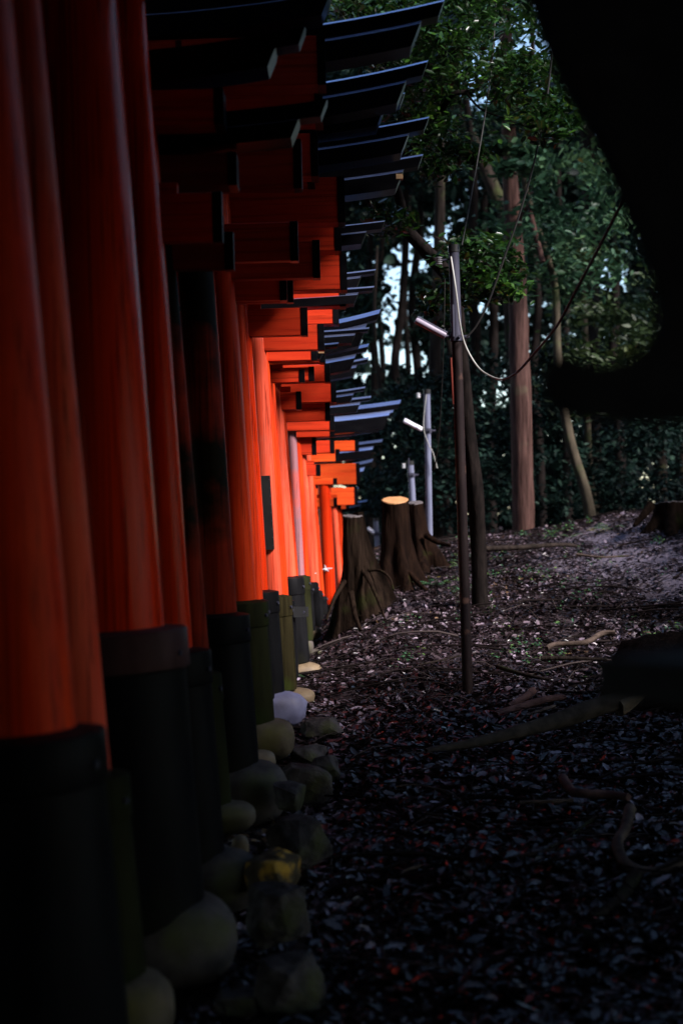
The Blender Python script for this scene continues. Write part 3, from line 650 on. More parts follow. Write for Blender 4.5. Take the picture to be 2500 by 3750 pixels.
# ------------------------------------------------------------------ stumps
def stump(name, label, base_px, d, prof, nfl, amp, mat, topmat, roots, hollow=0.0, slant=0.0, rag=False, seed=0, lean=0.0):
    bx = P(base_px[0], base_px[1], d)
    root = empty('tree_stump', bx, label, 'tree stump', 'cut tree stumps on the bank')
    H = prof[-1][1]
    def mod(q, h):
        k = max(0, 1 - h/H)
        k = k*k*1.3; return 1 + amp*(0.2+k)*math.sin(nfl*q+seed) + amp*0.6*(0.3+k)*math.sin((nfl+2)*q+seed*2+h*2) + 0.10*noise.noise(Vector((math.cos(q)*2+seed, math.sin(q)*2, h*4))) + 0.07*noise.noise(Vector((math.cos(q)*6+seed, math.sin(q)*6, h*5)))
    mb = MB()
    # densify the profile
    pr = []
    for (r0, h0), (r1, h1) in zip(prof, prof[1:]):
        for t in range(5): pr.append((lerp(r0, r1, t/5), lerp(h0, h1, t/5)))
    pr.append(prof[-1])
    mb.lathe(pr, (0, 0, 0), (lean, 0, 1), 64, mod)
    def cutslope(b_):
        b_.v = [(x, y, z + (slant*y + (0.018*noise.noise(Vector((x*30, y*30, seed))) if rag else 0))*max(0, min(1, (z/H-0.75)/0.25))) for x, y, z in b_.v]
    cutslope(mb)
    tk = mb.build('trunk', M[mat], root, angle=70)
    mb = MB(); mb.lathe([(prof[-1][0]*0.97, H), (prof[-1][0]*0.96, H+0.012)], (0, 0, 0), (lean, 0, 1), 64, mod); cutslope(mb)
    mb.build('cut_face', M[topmat], tk, angle=30)
    for (pts, r0, r1) in roots:
        w_ = [P(x, y, dd) - bx for (x, y, dd) in pts]
        cc = catmull(w_, 6); mb = MB()
        mb.tube(cc, [lerp(r0, r1, i/(len(cc)-1)) for i in range(len(cc))], 10, wob=0.25, seed=seed)
        mb.build('root', M[mat], root, angle=70)
    return root
s1 = stump('tree_stump', 'split old grey-topped stump with gnarled roots, beside the red pillars', (1300, 2215), 15.6,
      [(0.22, -0.65), (0.22, -0.3), (0.20, -0.06), (0.172, 0.06), (0.15, 0.16), (0.135, 0.28), (0.122, 0.42), (0.112, 0.62), (0.105, 0.90)], 5, 0.12, 'stump', 'greycut',
      [([(1322, 2085, 15.5), (1352, 2130, 15.36), (1380, 2190, 15.2), (1400, 2240, 15.0), (1412, 2275, 14.85)], 0.022, 0.010),
       ([(1325, 2092, 15.55), (1385, 2088, 15.5), (1425, 2115, 15.4), (1440, 2160, 15.3)], 0.018, 0.009),
       ([(1260, 2130, 15.3), (1225, 2190, 15.1), (1195, 2270, 14.9)], 0.028, 0.012),
       ([(1285, 2170, 15.3), (1300, 2250, 15.1), (1320, 2310, 14.9)], 0.03, 0.02)], seed=1, rag=True, slant=0.1)
mbx = MB(); bx = s1.location
mbx.lathe([(0.30, -0.1), (0.24, 0.12), (0.17, 0.3), (0.11, 0.5), (0.07, 0.72), (0.05, 0.95)], (0.115, 0.10, 0.0), (-0.06, 0, 1), 40, lambda q, h: 1+0.14*math.sin(4*q+1)+0.08*math.sin(9*q+h*5))
mbx.build('split_trunk', M['stump'], s1, angle=70)
s2 = stump('tree_stump', 'tall dark stump with a bright freshly cut orange top', (1462, 2175), 17.0,
      [(0.46, -0.2), (0.37, 0.0), (0.30, 0.12), (0.24, 0.27), (0.19, 0.45), (0.16, 0.68), (0.148, 0.9), (0.148, 1.04)], 5, 0.12, 'stumpdark', 'freshcut',
      [([(1500, 2100, 16.75), (1545, 2150, 16.6), (1590, 2180, 16.5)], 0.04, 0.015)], seed=2, lean=-0.02, slant=0.26)
s3 = stump('tree_stump', 'second dark stump stem close behind the fresh-cut one', (1535, 2045), 18.2,
      [(0.36, -0.3), (0.27, 0.02), (0.19, 0.16), (0.13, 0.34), (0.10, 0.55), (0.09, 0.66)], 5, 0.14, 'stumpdark', 'greycut',
      [([(1560, 1960, 18.0), (1600, 1985, 17.9), (1650, 1998, 17.8)], 0.045, 0.015)], seed=3, lean=-0.05, slant=0.2)
s4 = stump('tree_stump', 'mossy broken stump on the mound at the right edge', (2455, 1925), 18.6,
      [(0.34, -0.2), (0.27, 0.02), (0.215, 0.12), (0.195, 0.2), (0.19, 0.25)], 5, 0.16, 'stump', 'greycut',
      [([(2380, 1850, 18.5), (2350, 1890, 18.4), (2320, 1925, 18.3)], 0.06, 0.025)], seed=4, rag=True, slant=-0.2)

# ------------------------------------------------------------------ poles, lamps, cables
def utility_pole(label, top, bot, d, r, mat, upper=None, lamp=None, ins=None, strip=None, insmat='porcelain', bury=0.0, lampr=0.026):
    pt, pb = P(*top, d), P(*bot, d)
    pb = pb + (pb-pt).normalized()*bury
    root = empty('utility_pole', pb, label, 'utility pole', 'lamp poles along the gates')
    ax = (pt-pb)
    def B(mb, name, mat_, par=root, **k):
        mb.v = [tuple(Vector(v)-pb) for v in mb.v]
        return mb.build(name, M[mat_], par, **k)
    t_up = (P(*upper, d)-pb).length/ax.length if upper else 0.6
    mid = pb + ax*t_up
    mb = MB(); mb.tube([pb, mid], [r, r*0.96], 20); low_ = B(mb, 'shaft', mat[0])
    mb = MB(); mb.tube([mid, pt], [r*1.0, r*0.97], 20); B(mb, 'upper_shaft', mat[1])
    un = ax.normalized()
    mb = MB(); mb.tube([pt-un*0.05, pt+un*0.006], [r*1.1, r*1.08], 20); B(mb, 'top_cap', 'plastic')
    mb = MB(); mb.tube([mid-un*0.03, mid+un*0.03], [r*1.22, r*1.22], 20)
    mb.tube([mid+Vector((r*1.2, 0, 0)), mid+Vector((r*1.2+0.05, 0, 0))], 0.014, 8)
    mb.tube([mid+Vector((r*0.5, -r*1.1, 0)), mid+Vector((r*0.5, -r*1.1-0.02, 0))], 0.012, 8)
    mb.tube([mid-Vector((r*0.6, r*1.1, 0)), mid+Vector((-r*0.6, -r*1.1, 0.24))], 0.008, 6)
    B(mb, 'clamp', 'steel')
    if lamp:
        a, b = P(*lamp[0], d-0.02), P(*lamp[1], d-0.02)
        dv = (b-a).normalized()
        lm = MB(); lm.tube([a-dv*0.004, a, a+dv*0.012, b-dv*0.012, b, b+dv*0.004], [lampr*0.4, lampr*0.85, lampr, lampr, lampr*0.85, lampr*0.4], 18)
        lo = B(lm, 'lamp', 'white' if d > 14 else 'lampgrey')
        hm = MB(); nn = Vector((-dv.z, 0, dv.x))
        if nn.z < 0: nn = -nn
        hm.tube([a+nn*lampr*0.75, b+nn*lampr*0.75], lampr*0.62, 10); B(hm, 'lamp_housing', 'steel' if lampr < 0.03 and d < 14 else 'white', lo)
        am = MB(); am.tube([b, mid], 0.011, 8); B(am, 'lamp_arm', 'steel')
    if ins:
        c = P(*ins, d)
        im = MB(); s = r*0.62
        prof = []
        for k in range(4):
            prof += [(s*0.6, k*s*0.62), (s, k*s*0.62+s*0.12), (s, k*s*0.62+s*0.34), (s*0.6, k*s*0.62+s*0.45)]
        im.lathe(prof, c-Vector((0, 0, s*1.2)), (0, 0, 1), 16); io = B(im, 'insulator', insmat)
        am = MB(); am.tube([c, Vector((lerp(pt.x, c.x, 0.3), d, c.z+0.01))], 0.008, 8); B(am, 'insulator_arm', 'steel')
    if strip:
        a, b = P(*strip[0], d-0.01), P(*strip[1], d-0.01)
        sm = MB(); sm.tube([a, b], 0.011, 6); B(sm, 'conduit', 'rust')
    return root
utility_pole('nearest dark steel lamp pole standing in the leaf litter', (1660, 900), (1711, 2515), 11.5, 0.040, ('steelbrown', 'steel'), (1666, 1235),
             ((1522, 1172), (1630, 1230)), (1606, 955), ((1652, 1310), (1661, 1480)), 'insul', 0.05)
utility_pole('pale grey lamp pole farther off, right of the fresh-cut stump', (1562, 1428), (1571, 1945), 18.8, 0.041, ('steelpale', 'steelpale'), (1564, 1578),
             ((1478, 1541), (1543, 1574)), (1531, 1448), None, 'porcelain', 0.3)
utility_pole('small pale pole rising behind the fresh-cut stump', (1501, 1690), (1518, 1960), 21.5, 0.046, ('steelpale', 'steelpale'), (1503, 1740),
             None, (1478, 1706), None, 'porcelain', 0.5)
utility_pole('tiny bluish pole between the two stumps', (1375, 1897), (1384, 2050), 24.5, 0.040, ('steelpale', 'steelpale'), (1378, 1955),
             ((1345, 1935), (1369, 1953)), None, None, 'porcelain', 0.5)
def cable(name, pts, r, mat, label, cat='cable', group='cables strung at the lamp poles', n=10):
    w_ = catmull([P(*p) for p in pts], n)
    mb = MB(); mb.tube(w_, r, 8)
    o = mb.build(name, M[mat], None, org=w_[0])
    return tag(o, label, cat, group)
cable('cable', [(1650, 940, 11.4), (1668, 1060, 11.36), (1684, 1190, 11.38), (1705, 1270, 11.4), (1750, 1345, 11.35), (1800, 1380, 11.2), (1840, 1391, 11.0)], 0.0065, 'cablepale', 'pale cable drooping from the top of the nearest lamp pole')
cable('cable', [(1840, 1391, 11.0), (1890, 1365, 10.6), (1950, 1300, 10.1), (2040, 1190, 9.4), (2120, 1040, 8.8), (2200, 890, 8.2), (2300, 690, 7.6), (2420, 430, 7.0)], 0.009, 'cable', 'dark sagging cable rising from the pale cable toward the right edge')
cable('cable', [(1708, 1235, 11.4), (1745, 1190, 11.4), (1790, 1100, 11.4), (1850, 930, 11.4), (1905, 770, 11.4), (1960, 570, 11.4), (2005, 330, 11.4), (2030, 60, 11.4), (2045, -120, 11.4)], 0.0075, 'cable', 'long black cable climbing from the pole clamp into the canopy')
cable('cable', [(1690, 898, 11.45), (1720, 740, 11.6), (1752, 560, 11.8), (1778, 400, 12.0), (1800, 230, 12.2), (1812, 60, 12.4), (1820, -120, 12.6)], 0.0055, 'cable', 'thin cable running straight up from the nearest pole top')
cable('cable', [(1560, 1445, 18.7), (1550, 1560, 18.7), (1566, 1620, 18.7), (1585, 1660, 18.7), (1600, 1715, 18.7)], 0.006, 'cablepale', 'white wire looping down the pale farther pole')
cable('cable', [(1628, 1020, 11.7), (1625, 1200, 11.7), (1618, 1400, 11.8), (1606, 1600, 11.9), (1590, 1720, 12.0)], 0.0035, 'cable', 'thin brown cord hanging left of the nearest lamp pole')

# ------------------------------------------------------------------ fallen wood and surface roots
def stick(name, pts, r0, r1, mat, label, cat, group=None, n=6, wob=0.25, lift=0.5):
    w_ = []
    for (x, y, d) in pts: w_.append(P(x, y, d))
    w_ = catmull(w_, n)
    out = []
    for i, p in enumerate(w_):
        r = lerp(r0, r1, i/(len(w_)-1))
        out.append(Vector((p.x, p.y, max(p.z, ground(p.x, p.y)+r*lift))))
    mb = MB(); mb.tube(out, [lerp(r0, r1, i/(len(out)-1)) for i in range(len(out))], 10, wob=wob, seed=len(pts)+r0*100)
    o = mb.build(name, M[mat], None, org=out[0], angle=70)
    return tag(o, label, cat, group)
# long fallen log with its split end
lg = [P(1558, 2752, 9.3), P(1800, 2705, 9.55), P(2000, 2650, 9.75), P(2180, 2590, 9.9), P(2300, 2556, 10.0)]
lgroot = empty('fallen_log', lg[0], 'long grey fallen log with a split end, lying across the litter', 'log')
cc = catmull(lg, 6); mb = MB(); mb.tube([p-lg[0] for p in cc], [lerp(0.022, 0.062, min(1, i/16)) for i in range(len(cc))], 16, wob=0.2); mb.build('trunk', M['log'], lgroot, angle=70)
e0, e1 = cc[-1], P(2372, 2538, 10.05)
mb = MB(); mb.tube([e0-lg[0]-(e1-e0)*0.6+Vector((0, -0.025, -0.04)), e0-lg[0]+Vector((0, -0.01, -0.02)), e1-lg[0]], [0.068, 0.06, 0.008], 14, wob=0.3); mb.build('split_end', M['splitwood'], lgroot, angle=50)
RG = 'roots and branches lying on the litter'
stick('surface_root', [(1810, 2620, 10.6), (1900, 2590, 10.8), (2000, 2562, 11.0), (2065, 2555, 11.1)], 0.03, 0.022, 'rootred', 'reddish root just above the fallen log', 'root', RG)
stick('surface_root', [(1860, 2590, 10.9), (1920, 2555, 11.1), (1950, 2530, 11.3)], 0.025, 0.03, 'rootred', 'short knuckled root touching the reddish root', 'root', RG)
stick('fallen_branch', [(1980, 2410, 12.0), (2070, 2410, 12.0), (2220, 2415, 12.0)], 0.022, 0.012, 'bark', 'dark straight branch lying below the curved mossy one', 'branch', RG)
stick('fallen_branch', [(2000, 2375, 12.4), (2030, 2360, 12.5), (2140, 2352, 12.5), (2200, 2320, 12.7), (2250, 2318, 12.7)], 0.018, 0.025, 'root', 'curved mossy branch near the blurred block at right', 'branch', RG)
stick('fallen_branch', [(1490, 2445, 12.4), (1580, 2425, 12.4), (1690, 2400, 12.5)], 0.010, 0.006, 'bark', 'thin dark branch left of the nearest pole', 'branch', RG)
stick('fallen_branch', [(1820, 2440, 11.9), (1900, 2465, 11.7), (2010, 2490, 11.6)], 0.02, 0.01, 'bark', 'dark twig-like branch right of the nearest pole foot', 'branch', RG)
stick('surface_root', [(2060, 2850, 8.4), (2090, 2895, 8.2), (2130, 2905, 8.1), (2230, 2910, 8.1), (2300, 2920, 8.0)], 0.028, 0.02, 'rootred', 'bent pinkish root stub in the right foreground', 'root', RG)
stick('surface_root', [(2305, 2960, 7.8), (2290, 3030, 7.5), (2260, 3085, 7.3), (2280, 3150, 7.1), (2330, 3190, 7.0), (2420, 3190, 7.0), (2520, 3130, 7.1)], 0.030, 0.026, 'root', 'mossy crooked root snaking down the right foreground', 'root', RG)
stick('surface_root', [(2330, 3200, 6.95), (2270, 3290, 6.7), (2190, 3350, 6.5), (2120, 3400, 6.4)], 0.032, 0.018, 'bark', 'dark root forking left from the mossy crooked root', 'root', RG)
stick('surface_root', [(2060, 3400, 6.4), (2170, 3440, 6.25), (2220, 3510, 6.1), (2270, 3560, 6.0)], 0.025, 0.015, 'bark', 'dark blurred root at the lower right', 'root', RG)
stick('fallen_branch', [(1900, 2938, 8.0), (2000, 2935, 8.0), (2095, 2930, 8.05)], 0.009, 0.012, 'root', 'straight pale stick beside the bent root stub', 'branch', RG)
stick('fallen_branch', [(1450, 2880, 8.3), (1530, 2875, 8.3), (1640, 2900, 8.2), (1690, 2935, 8.1)], 0.005, 0.004, 'root', 'thin arched twig in the middle foreground', 'branch', RG)
stick('fallen_branch', [(1560, 2980, 7.8), (1680, 3000, 7.7), (1750, 3030, 7.6)], 0.008, 0.005, 'bark', 'thin dark stick across the middle foreground', 'branch', RG)
stick('fallen_branch', [(2180, 2990, 7.7), (2100, 3050, 7.5), (2000, 3110, 7.3), (1900, 3140, 7.2)], 0.010, 0.006, 'bark', 'long thin dark stick slanting left of the mossy crooked root', 'branch', RG)
stick('fallen_branch', [(1540, 3170, 7.1), (1480, 3190, 7.05), (1460, 3215, 7.0)], 0.008, 0.005, 'root', 'short pale stick in the dark foreground litter', 'branch', RG)
stick('fallen_branch', [(2030, 2585, 10.7), (1930, 2620, 10.5), (1890, 2650, 10.3)], 0.012, 0.008, 'root', 'short forked stick touching the fallen log', 'branch', RG)
stick('fallen_branch', [(1760, 2010, 17.5), (1900, 2005, 17.6), (2050, 1995, 17.8), (2110, 2000, 17.9)], 0.035, 0.02, 'bark', 'dark branch lying along the crest of the mound', 'branch', RG)
stick('fallen_branch', [(2110, 2030, 17.0), (2200, 2040, 16.9), (2300, 2035, 17.0)], 0.016, 0.008, 'root', 'pale thin stick on the mound', 'branch', RG)
# uprooted soil plate behind the log's right end
mb = MB(); n, m = 40, 20; vs_ = []; fs = []
for i in range(m+1):
    th = math.pi*i/m
    for k in range(n):
        q = 2*math.pi*k/n; v = Vector((math.sin(th)*math.cos(q), math.sin(th)*math.sin(q), math.cos(th)))
        f = 1+0.22*noise.noise(v*2.0+Vector((4, 2, 1)))+0.14*noise.noise(v*5)
        vs_.append((v.x*0.54*f, v.y*0.40*f, v.z*0.34*f))
for i in range(m):
    for k in range(n): fs.append((i*n+k, (i+1)*n+k, (i+1)*n+(k+1) % n, i*n+(k+1) % n))
mb.add(vs_, fs); o = mb.build('soil_mound', M['soilpile'], None, angle=70); o.location = P(2500, 2490, 10.9); tag(o, 'dark crumbly mound of root soil at the end of the log', 'soil mound')

# ------------------------------------------------------------------ stone lantern right beside the lens
LD = 2.0
lan = empty('stone_lantern', P(2760, 1875, LD), 'blurred near-black stone lantern with an upturned eave looming at the right edge', 'stone lantern')
lo = lan.location
prof_px = [(1930, -260), (1935, -120), (1955, 0), (2010, 160), (2085, 330), (2185, 500), (2260, 660), (2330, 820), (2395, 970), (2425, 1070), (2428, 1170), (2400, 1265), (2320, 1345),
           (2200, 1392), (2100, 1396), (2045, 1366), (2015, 1350), (2006, 1390), (2012, 1440), (2036, 1478), (2100, 1500), (2250, 1512), (2400, 1518), (2560, 1518), (2760, 1518), (2760, -260)]
pp = [P(x, y, LD) for x, y in prof_px]
mb = MB(); m = len(pp)
th = [0.0, 0.006, 0.016, 0.084, 0.094, 0.1]; ins_ = [0.012, 0.004, 0.0, 0.0, 0.004, 0.012]
ctr = Vector((sum(p.x for p in pp)/m, 0, sum(p.z for p in pp)/m))
vs_ = []; fs = []
for k_, (yy, io) in enumerate(zip(th, ins_)):
    for i, p in enumerate(pp):
        a = pp[i-1]; b = pp[(i+1) % m]; t = (b-a).normalized(); nrm = Vector((t.z, 0, -t.x))
        vs_.append((p.x+nrm.x*io - lo.x, p.y-0.10+yy - lo.y, p.z+nrm.z*io - lo.z))
for k_ in range(len(th)-1):
    for i in range(m): fs.append((k_*m+i, k_*m+(i+1) % m, (k_+1)*m+(i+1) % m, (k_+1)*m+i))
fs.append(tuple(range(m-1, -1, -1))); fs.append(tuple((len(th)-1)*m+i for i in range(m)))
mb.add(vs_, fs); mb.build('roof', M['lantern'], lan, angle=50)
c = P(2725, 2400, LD+0.05)-lo
mb = MB(); mb.box((-0.14, -0.14, -0.055), (0.14, 0.14, 0.0), 0.008)
o = mb.build('platform', M['lantern'], lan, smooth=False); o.location = c; o.rotation_euler = (0, 0, R(38))
mb = MB(); z0 = P(2700, 2395, LD).z-0.05
mb.lathe([(0.08, -EYE-0.05), (0.075, z0-lo.z-1.2), (0.07, z0-lo.z-0.02)], (c.x+0.02, c.y, 0), (0, 0, 1), 24); mb.build('post', M['lantern'], lan)
mb = MB(); mb.lathe([(0.035, z0-lo.z+0.03), (0.035, pp[-3].z-lo.z+0.02)], (c.x+0.035, c.y, 0), (0, 0, 1), 20); mb.build('fire_box', M['lantern'], lan)

# ------------------------------------------------------------------ trees
GT = 'trees of the wood behind the mound'
def tree(label, pts, rad, bark, crown=None, leaf='leafmid', nleaf=160, lsize=0.11, limbs=(), group=GT, name='tree', seed=0, base_sink=0.3, cflat=0.5, wratio=0.45):
    """pts: (x,y,d) photo points from foot to top; crown: list of (x,y,d,r) clumps"""
    w_ = [P(*p) for p in pts]
    g0 = ground(w_[0].x, w_[0].y)
    w_ = [Vector((w_[0].x, w_[0].y, min(g0, w_[0].z)-base_sink))] + w_
    rad = [rad[0]*1.15] + list(rad)
    org = w_[0]
    root = empty(name, org, label, 'tree', group)
    cc = catmull(w_, 6); rr = catr(rad, 6)
    mb = MB(); mb.tube([p-org for p in cc], rr, 16, wob=0.16, seed=seed)
    mb.build('trunk', M[bark], root, angle=70)
    for (lp, r0, r1) in limbs:
        lc = catmull([P(*p) for p in lp], 6)
        mb = MB(); mb.tube([p-org for p in lc], [lerp(r0, r1, i/(len(lc)-1)) for i in range(len(lc))], 10, wob=0.2, seed=seed+1)
        mb.build('limb', M[bark], root, angle=70)
    if crown:
        rg = np.random.default_rng(100+seed)
        C = clumps([P(x, y, d)-org for x, y, d, r in crown], [r for *_, r in crown], nleaf, cflat, rg); cr_n = np.repeat(rg.random(len(crown)), nleaf*2)  # clump tone stands in for lit and dark leaf clusters
        L_ = lsize*(0.7+0.6*rg.random(len(C)))
        V, Q, r_ = leaves(C, L_, L_*wratio, up=0.35, fold=0.2, curl=0.2, rg=rg)
        np_mesh('crown', V, Q, M[leaf], r_*0.45+cr_n*0.55, root)
    return root
gaps = [(1480, 1010, 95, 160), (1420, 1220, 60, 140), (1530, 1330, 45, 90), (1500, 870, 60, 60), (1795, 1120, 75, 90), (1745, 270, 120, 140), (1985, 230, 95, 190), (1850, 190, 100, 110), (1600, 880, 40, 45), (1820, 1470, 50, 30), (1965, 370, 18, 40), (2290, 1020, 55, 80), (1370, 1350, 30, 60), (1690, 1250, 30, 40), (2010, 1350, 12, 12), (2312, 1630, 18, 18), (1530, 1180, 30, 60)]
def gapw(x, y):
    return any(((x-a)/(p+14))**2 + ((y-b)/(q+14))**2 < 1 for a, b, p, q in gaps)
def cl(n, x0, x1, y0, y1, d0, d1, r0, r1, seed, keep=None):
    rr = random.Random(seed); out = []
    while len(out) < n:
        x, y, d = rr.uniform(x0, x1), rr.uniform(y0, y1), rr.uniform(d0, d1)
        if keep and not keep(x, y): continue
        if d0 > 16 and gapw(x, y) and rr.random() < 0.85: continue
        out.append((x, y, d, rr.uniform(r0, r1)))
    return out
# the near evergreen behind the pole: crooked black trunk, in-focus glossy leaves
near_limbs = [([(1640, 1005, 14.6), (1560, 920, 14.3), (1490, 840, 14.0), (1462, 730, 13.8), (1440, 660, 13.6)], 0.075, 0.035),
              ([(1530, 890, 14.2), (1450, 830, 14.0), (1390, 790, 13.9), (1330, 700, 13.8)], 0.045, 0.03),
              ([(1440, 600, 13.6), (1540, 520, 13.3), (1590, 460, 13.2), (1620, 400, 13.1), (1660, 345, 13.0), (1730, 335, 13.0), (1765, 300, 13.0), (1790, 250, 13.0)], 0.04, 0.014),
              ([(1590, 270, 13.0), (1620, 200, 12.9), (1665, 190, 12.8), (1695, 130, 12.8), (1660, 40, 12.7)], 0.025, 0.008),
              ([(1440, 330, 13.2), (1520, 300, 13.1), (1600, 260, 13.0), (1650, 235, 13.0), (1690, 150, 12.9)], 0.034, 0.012),
              ([(1530, 90, 13.0), (1580, 130, 12.9), (1605, 160, 12.9), (1590, 240, 12.9)], 0.022, 0.012),
              ([(1700, 330, 13.0), (1760, 400, 12.9), (1870, 440, 12.8)], 0.012, 0.005),
              ([(1660, 1010, 13.8), (1720, 960, 13.4), (1800, 930, 13.0), (1880, 950, 12.8)], 0.022, 0.006)]
kc = cl(46, 1270, 1480, -60, 130, 11.5, 13.5, 0.16, 0.28, 1) + cl(60, 1400, 2000, -80, 330, 11.8, 13.6, 0.16, 0.3, 2, lambda x, y: y < 330-abs(x-1600)*0.2) \
   + cl(26, 1430, 1640, 250, 480, 12.4, 13.8, 0.12, 0.24, 3) + cl(20, 1800, 2040, 200, 420, 11.8, 13, 0.14, 0.26, 4) \
   + cl(26, 1660, 1880, 880, 1080, 12.2, 13.2, 0.12, 0.22, 5) + cl(10, 1380, 1480, 740, 860, 12.8, 13.6, 0.08, 0.14, 6) + cl(7, 1560, 1700, 1060, 1230, 12.6, 13.2, 0.08, 0.14, 7) \
   + cl(14, 1540, 1760, 480, 640, 12.6, 13.6, 0.10, 0.18, 8) + cl(9, 1960, 2080, 400, 500, 11.0, 11.6, 0.12, 0.2, 9)
tree('crooked black-trunked evergreen with glossy leaves, right behind the nearest pole', [(1756, 2205, 15.2), (1750, 2000, 15.2), (1738, 1800, 15.1), (1712, 1550, 15.0), (1690, 1300, 14.9), (1668, 1120, 14.8), (1640, 1000, 14.6)],
     [0.085, 0.082, 0.08, 0.07, 0.065, 0.07, 0.075], 'barkblack', kc, 'leafnear', 62, 0.082, near_limbs, None, 'evergreen_tree', 11, wratio=0.42)
# thick reddish cedar
tree('thick straight reddish-brown trunk standing on the crest of the mound', [(1916, 1962, 21.5), (1912, 1700, 21.5), (1900, 1300, 21.5), (1893, 1050, 21.5), (1876, 800, 21.5), (1862, 560, 21.5), (1858, 300, 21.5), (1850, 60, 21.5), (1840, -300, 21.5)],
     [0.165, 0.155, 0.14, 0.132, 0.118, 0.105, 0.1, 0.09, 0.07], 'barkred', cl(26, 1700, 2200, -350, 420, 20.5, 23, 0.3, 0.55, 21) + cl(9, 1790, 1980, 330, 620, 20.3, 21.1, 0.16, 0.3, 19), 'leafmid', 80, 0.16,
     [([(1880, 850, 21.4), (1930, 760, 21.2), (1960, 860, 21.0), (1985, 960, 20.9)], 0.03, 0.04), ([(1860, 480, 21.5), (1900, 380, 21.4), (1890, 250, 21.3)], 0.06, 0.03)], GT, 'cedar_tree', 12)
tree('slender pale trunk bending left as it rises, right of the thick reddish one', [(2165, 1915, 23), (2140, 1790, 23), (2095, 1650, 23), (2065, 1500, 23), (2040, 1300, 23), (2030, 1050, 23), (1990, 900, 23), (1930, 720, 23), (1900, 560, 23)],
     [0.085, 0.08, 0.075, 0.07, 0.065, 0.055, 0.05, 0.045, 0.03], 'barkgrey', cl(34, 1850, 2250, 550, 1100, 20.5, 24.5, 0.28, 0.5, 22), 'leafmid', 80, 0.15, (), GT, 'tree', 13)
tree('thin grey trunk just behind the bending pale one', [(2185, 1900, 25.5), (2160, 1760, 25.5), (2150, 1550, 25.5), (2140, 1200, 25.5), (2120, 800, 25.5)], [0.065, 0.06, 0.055, 0.05, 0.04], 'barkgrey',
     cl(34, 2050, 2480, 900, 1500, 23, 27, 0.3, 0.55, 23), 'leafolive', 80, 0.15, (), GT, 'tree', 14)
tree('hidden-trunk leafy tree behind the lantern, low green sprays', [(2420, 1900, 27), (2410, 1500, 27), (2400, 1000, 27), (2390, 600, 27)], [0.12, 0.11, 0.1, 0.07], 'bark',
     cl(46, 2080, 2560, 1450, 1880, 24, 28, 0.3, 0.55, 24) + cl(30, 2200, 2600, 300, 1000, 25, 28, 0.35, 0.6, 25), 'leaffar', 120, 0.105, (), GT, 'tree', 15)
tree('grey upright trunk just right of the pale farther pole', [(1600, 1960, 27), (1598, 1700, 27), (1592, 1400, 27), (1600, 1100, 27), (1610, 700, 27), (1600, 200, 27)], [0.13, 0.12, 0.115, 0.11, 0.09, 0.07], 'bark',
     cl(40, 1480, 1800, 1350, 1900, 23.5, 28, 0.3, 0.5, 26) + cl(26, 1430, 1800, 0, 600, 25, 29, 0.35, 0.6, 27), 'leaffar', 120, 0.105, (), GT, 'tree', 16)
tree('dark twisted trunk behind the nearest pole, right of its lamp', [(1745, 1900, 26), (1735, 1500, 26), (1740, 1200, 26), (1715, 1000, 26), (1735, 700, 26), (1700, 300, 26)], [0.11, 0.1, 0.09, 0.085, 0.07, 0.05], 'barkblack',
     cl(44, 1650, 2060, 1300, 1900, 23.5, 28, 0.3, 0.5, 28), 'leaffar', 120, 0.105, (), GT, 'tree', 17)
tree('thin leaning sapling trunk right of the far lintel ends', [(1450, 1900, 28), (1440, 1720, 28), (1415, 1560, 28), (1390, 1400, 28), (1370, 1200, 28), (1380, 900, 28)], [0.05, 0.05, 0.045, 0.04, 0.035, 0.025], 'bark',
     cl(44, 1300, 1560, 1420, 1900, 25.5, 31, 0.3, 0.5, 29), 'leaffar', 120, 0.105, (), GT, 'tree', 18)
thin = [(1352, 34, 0.10), (1410, 36, 0.08), (1452, 33, 0.11), (1496, 38, 0.09), (1530, 35, 0.12), (1640, 33, 0.10), (1800, 34, 0.13), (1985, 36, 0.12), (2260, 36, 0.14), (2080, 38, 0.12)]
TL = ['slim dark trunk nearest the lintel ends, against the bright sky gap', 'slim dark trunk in the left half of the bright sky gap', 'dark trunk in the middle of the bright sky gap', 'slim dark trunk in the right half of the bright sky gap',
      'dark trunk left of the nearest pole lamp, at the sky gap edge', 'dark trunk straight behind the nearest pole', 'dark trunk between the nearest pole and the thick reddish trunk', 'dark distant trunk just right of the thick reddish trunk',
      'dark distant trunk behind the lantern silhouette', 'dark distant trunk above the bending pale trunk']
for k, (x, d, r) in enumerate(thin):
    ln = random.uniform(-40, 40)
    jj = lambda: random.uniform(-22, 22)
    tree(TL[k], [(x, 1960, d), (x+ln*0.2+jj(), 1650, d), (x+ln*0.4+jj(), 1350, d), (x+ln*0.6+jj(), 1100, d), (x+ln*0.8+jj(), 800, d), (x+ln+jj(), 400, d), (x+ln*1.4, -200, d)], [r, r*0.95, r*0.85, r*0.75, r*0.65, r*0.55, r*0.4], 'barkblack',
         cl(9, x-120, x+120, 750, 1500, d-2, d+2, 0.2, 0.4, 60+k) + cl(16, x-230, x+230, -300, 700, d-2, d+3, 0.5, 0.9, 40+k), 'leaffar', 100, 0.17, (), GT, 'tree', 30+k)

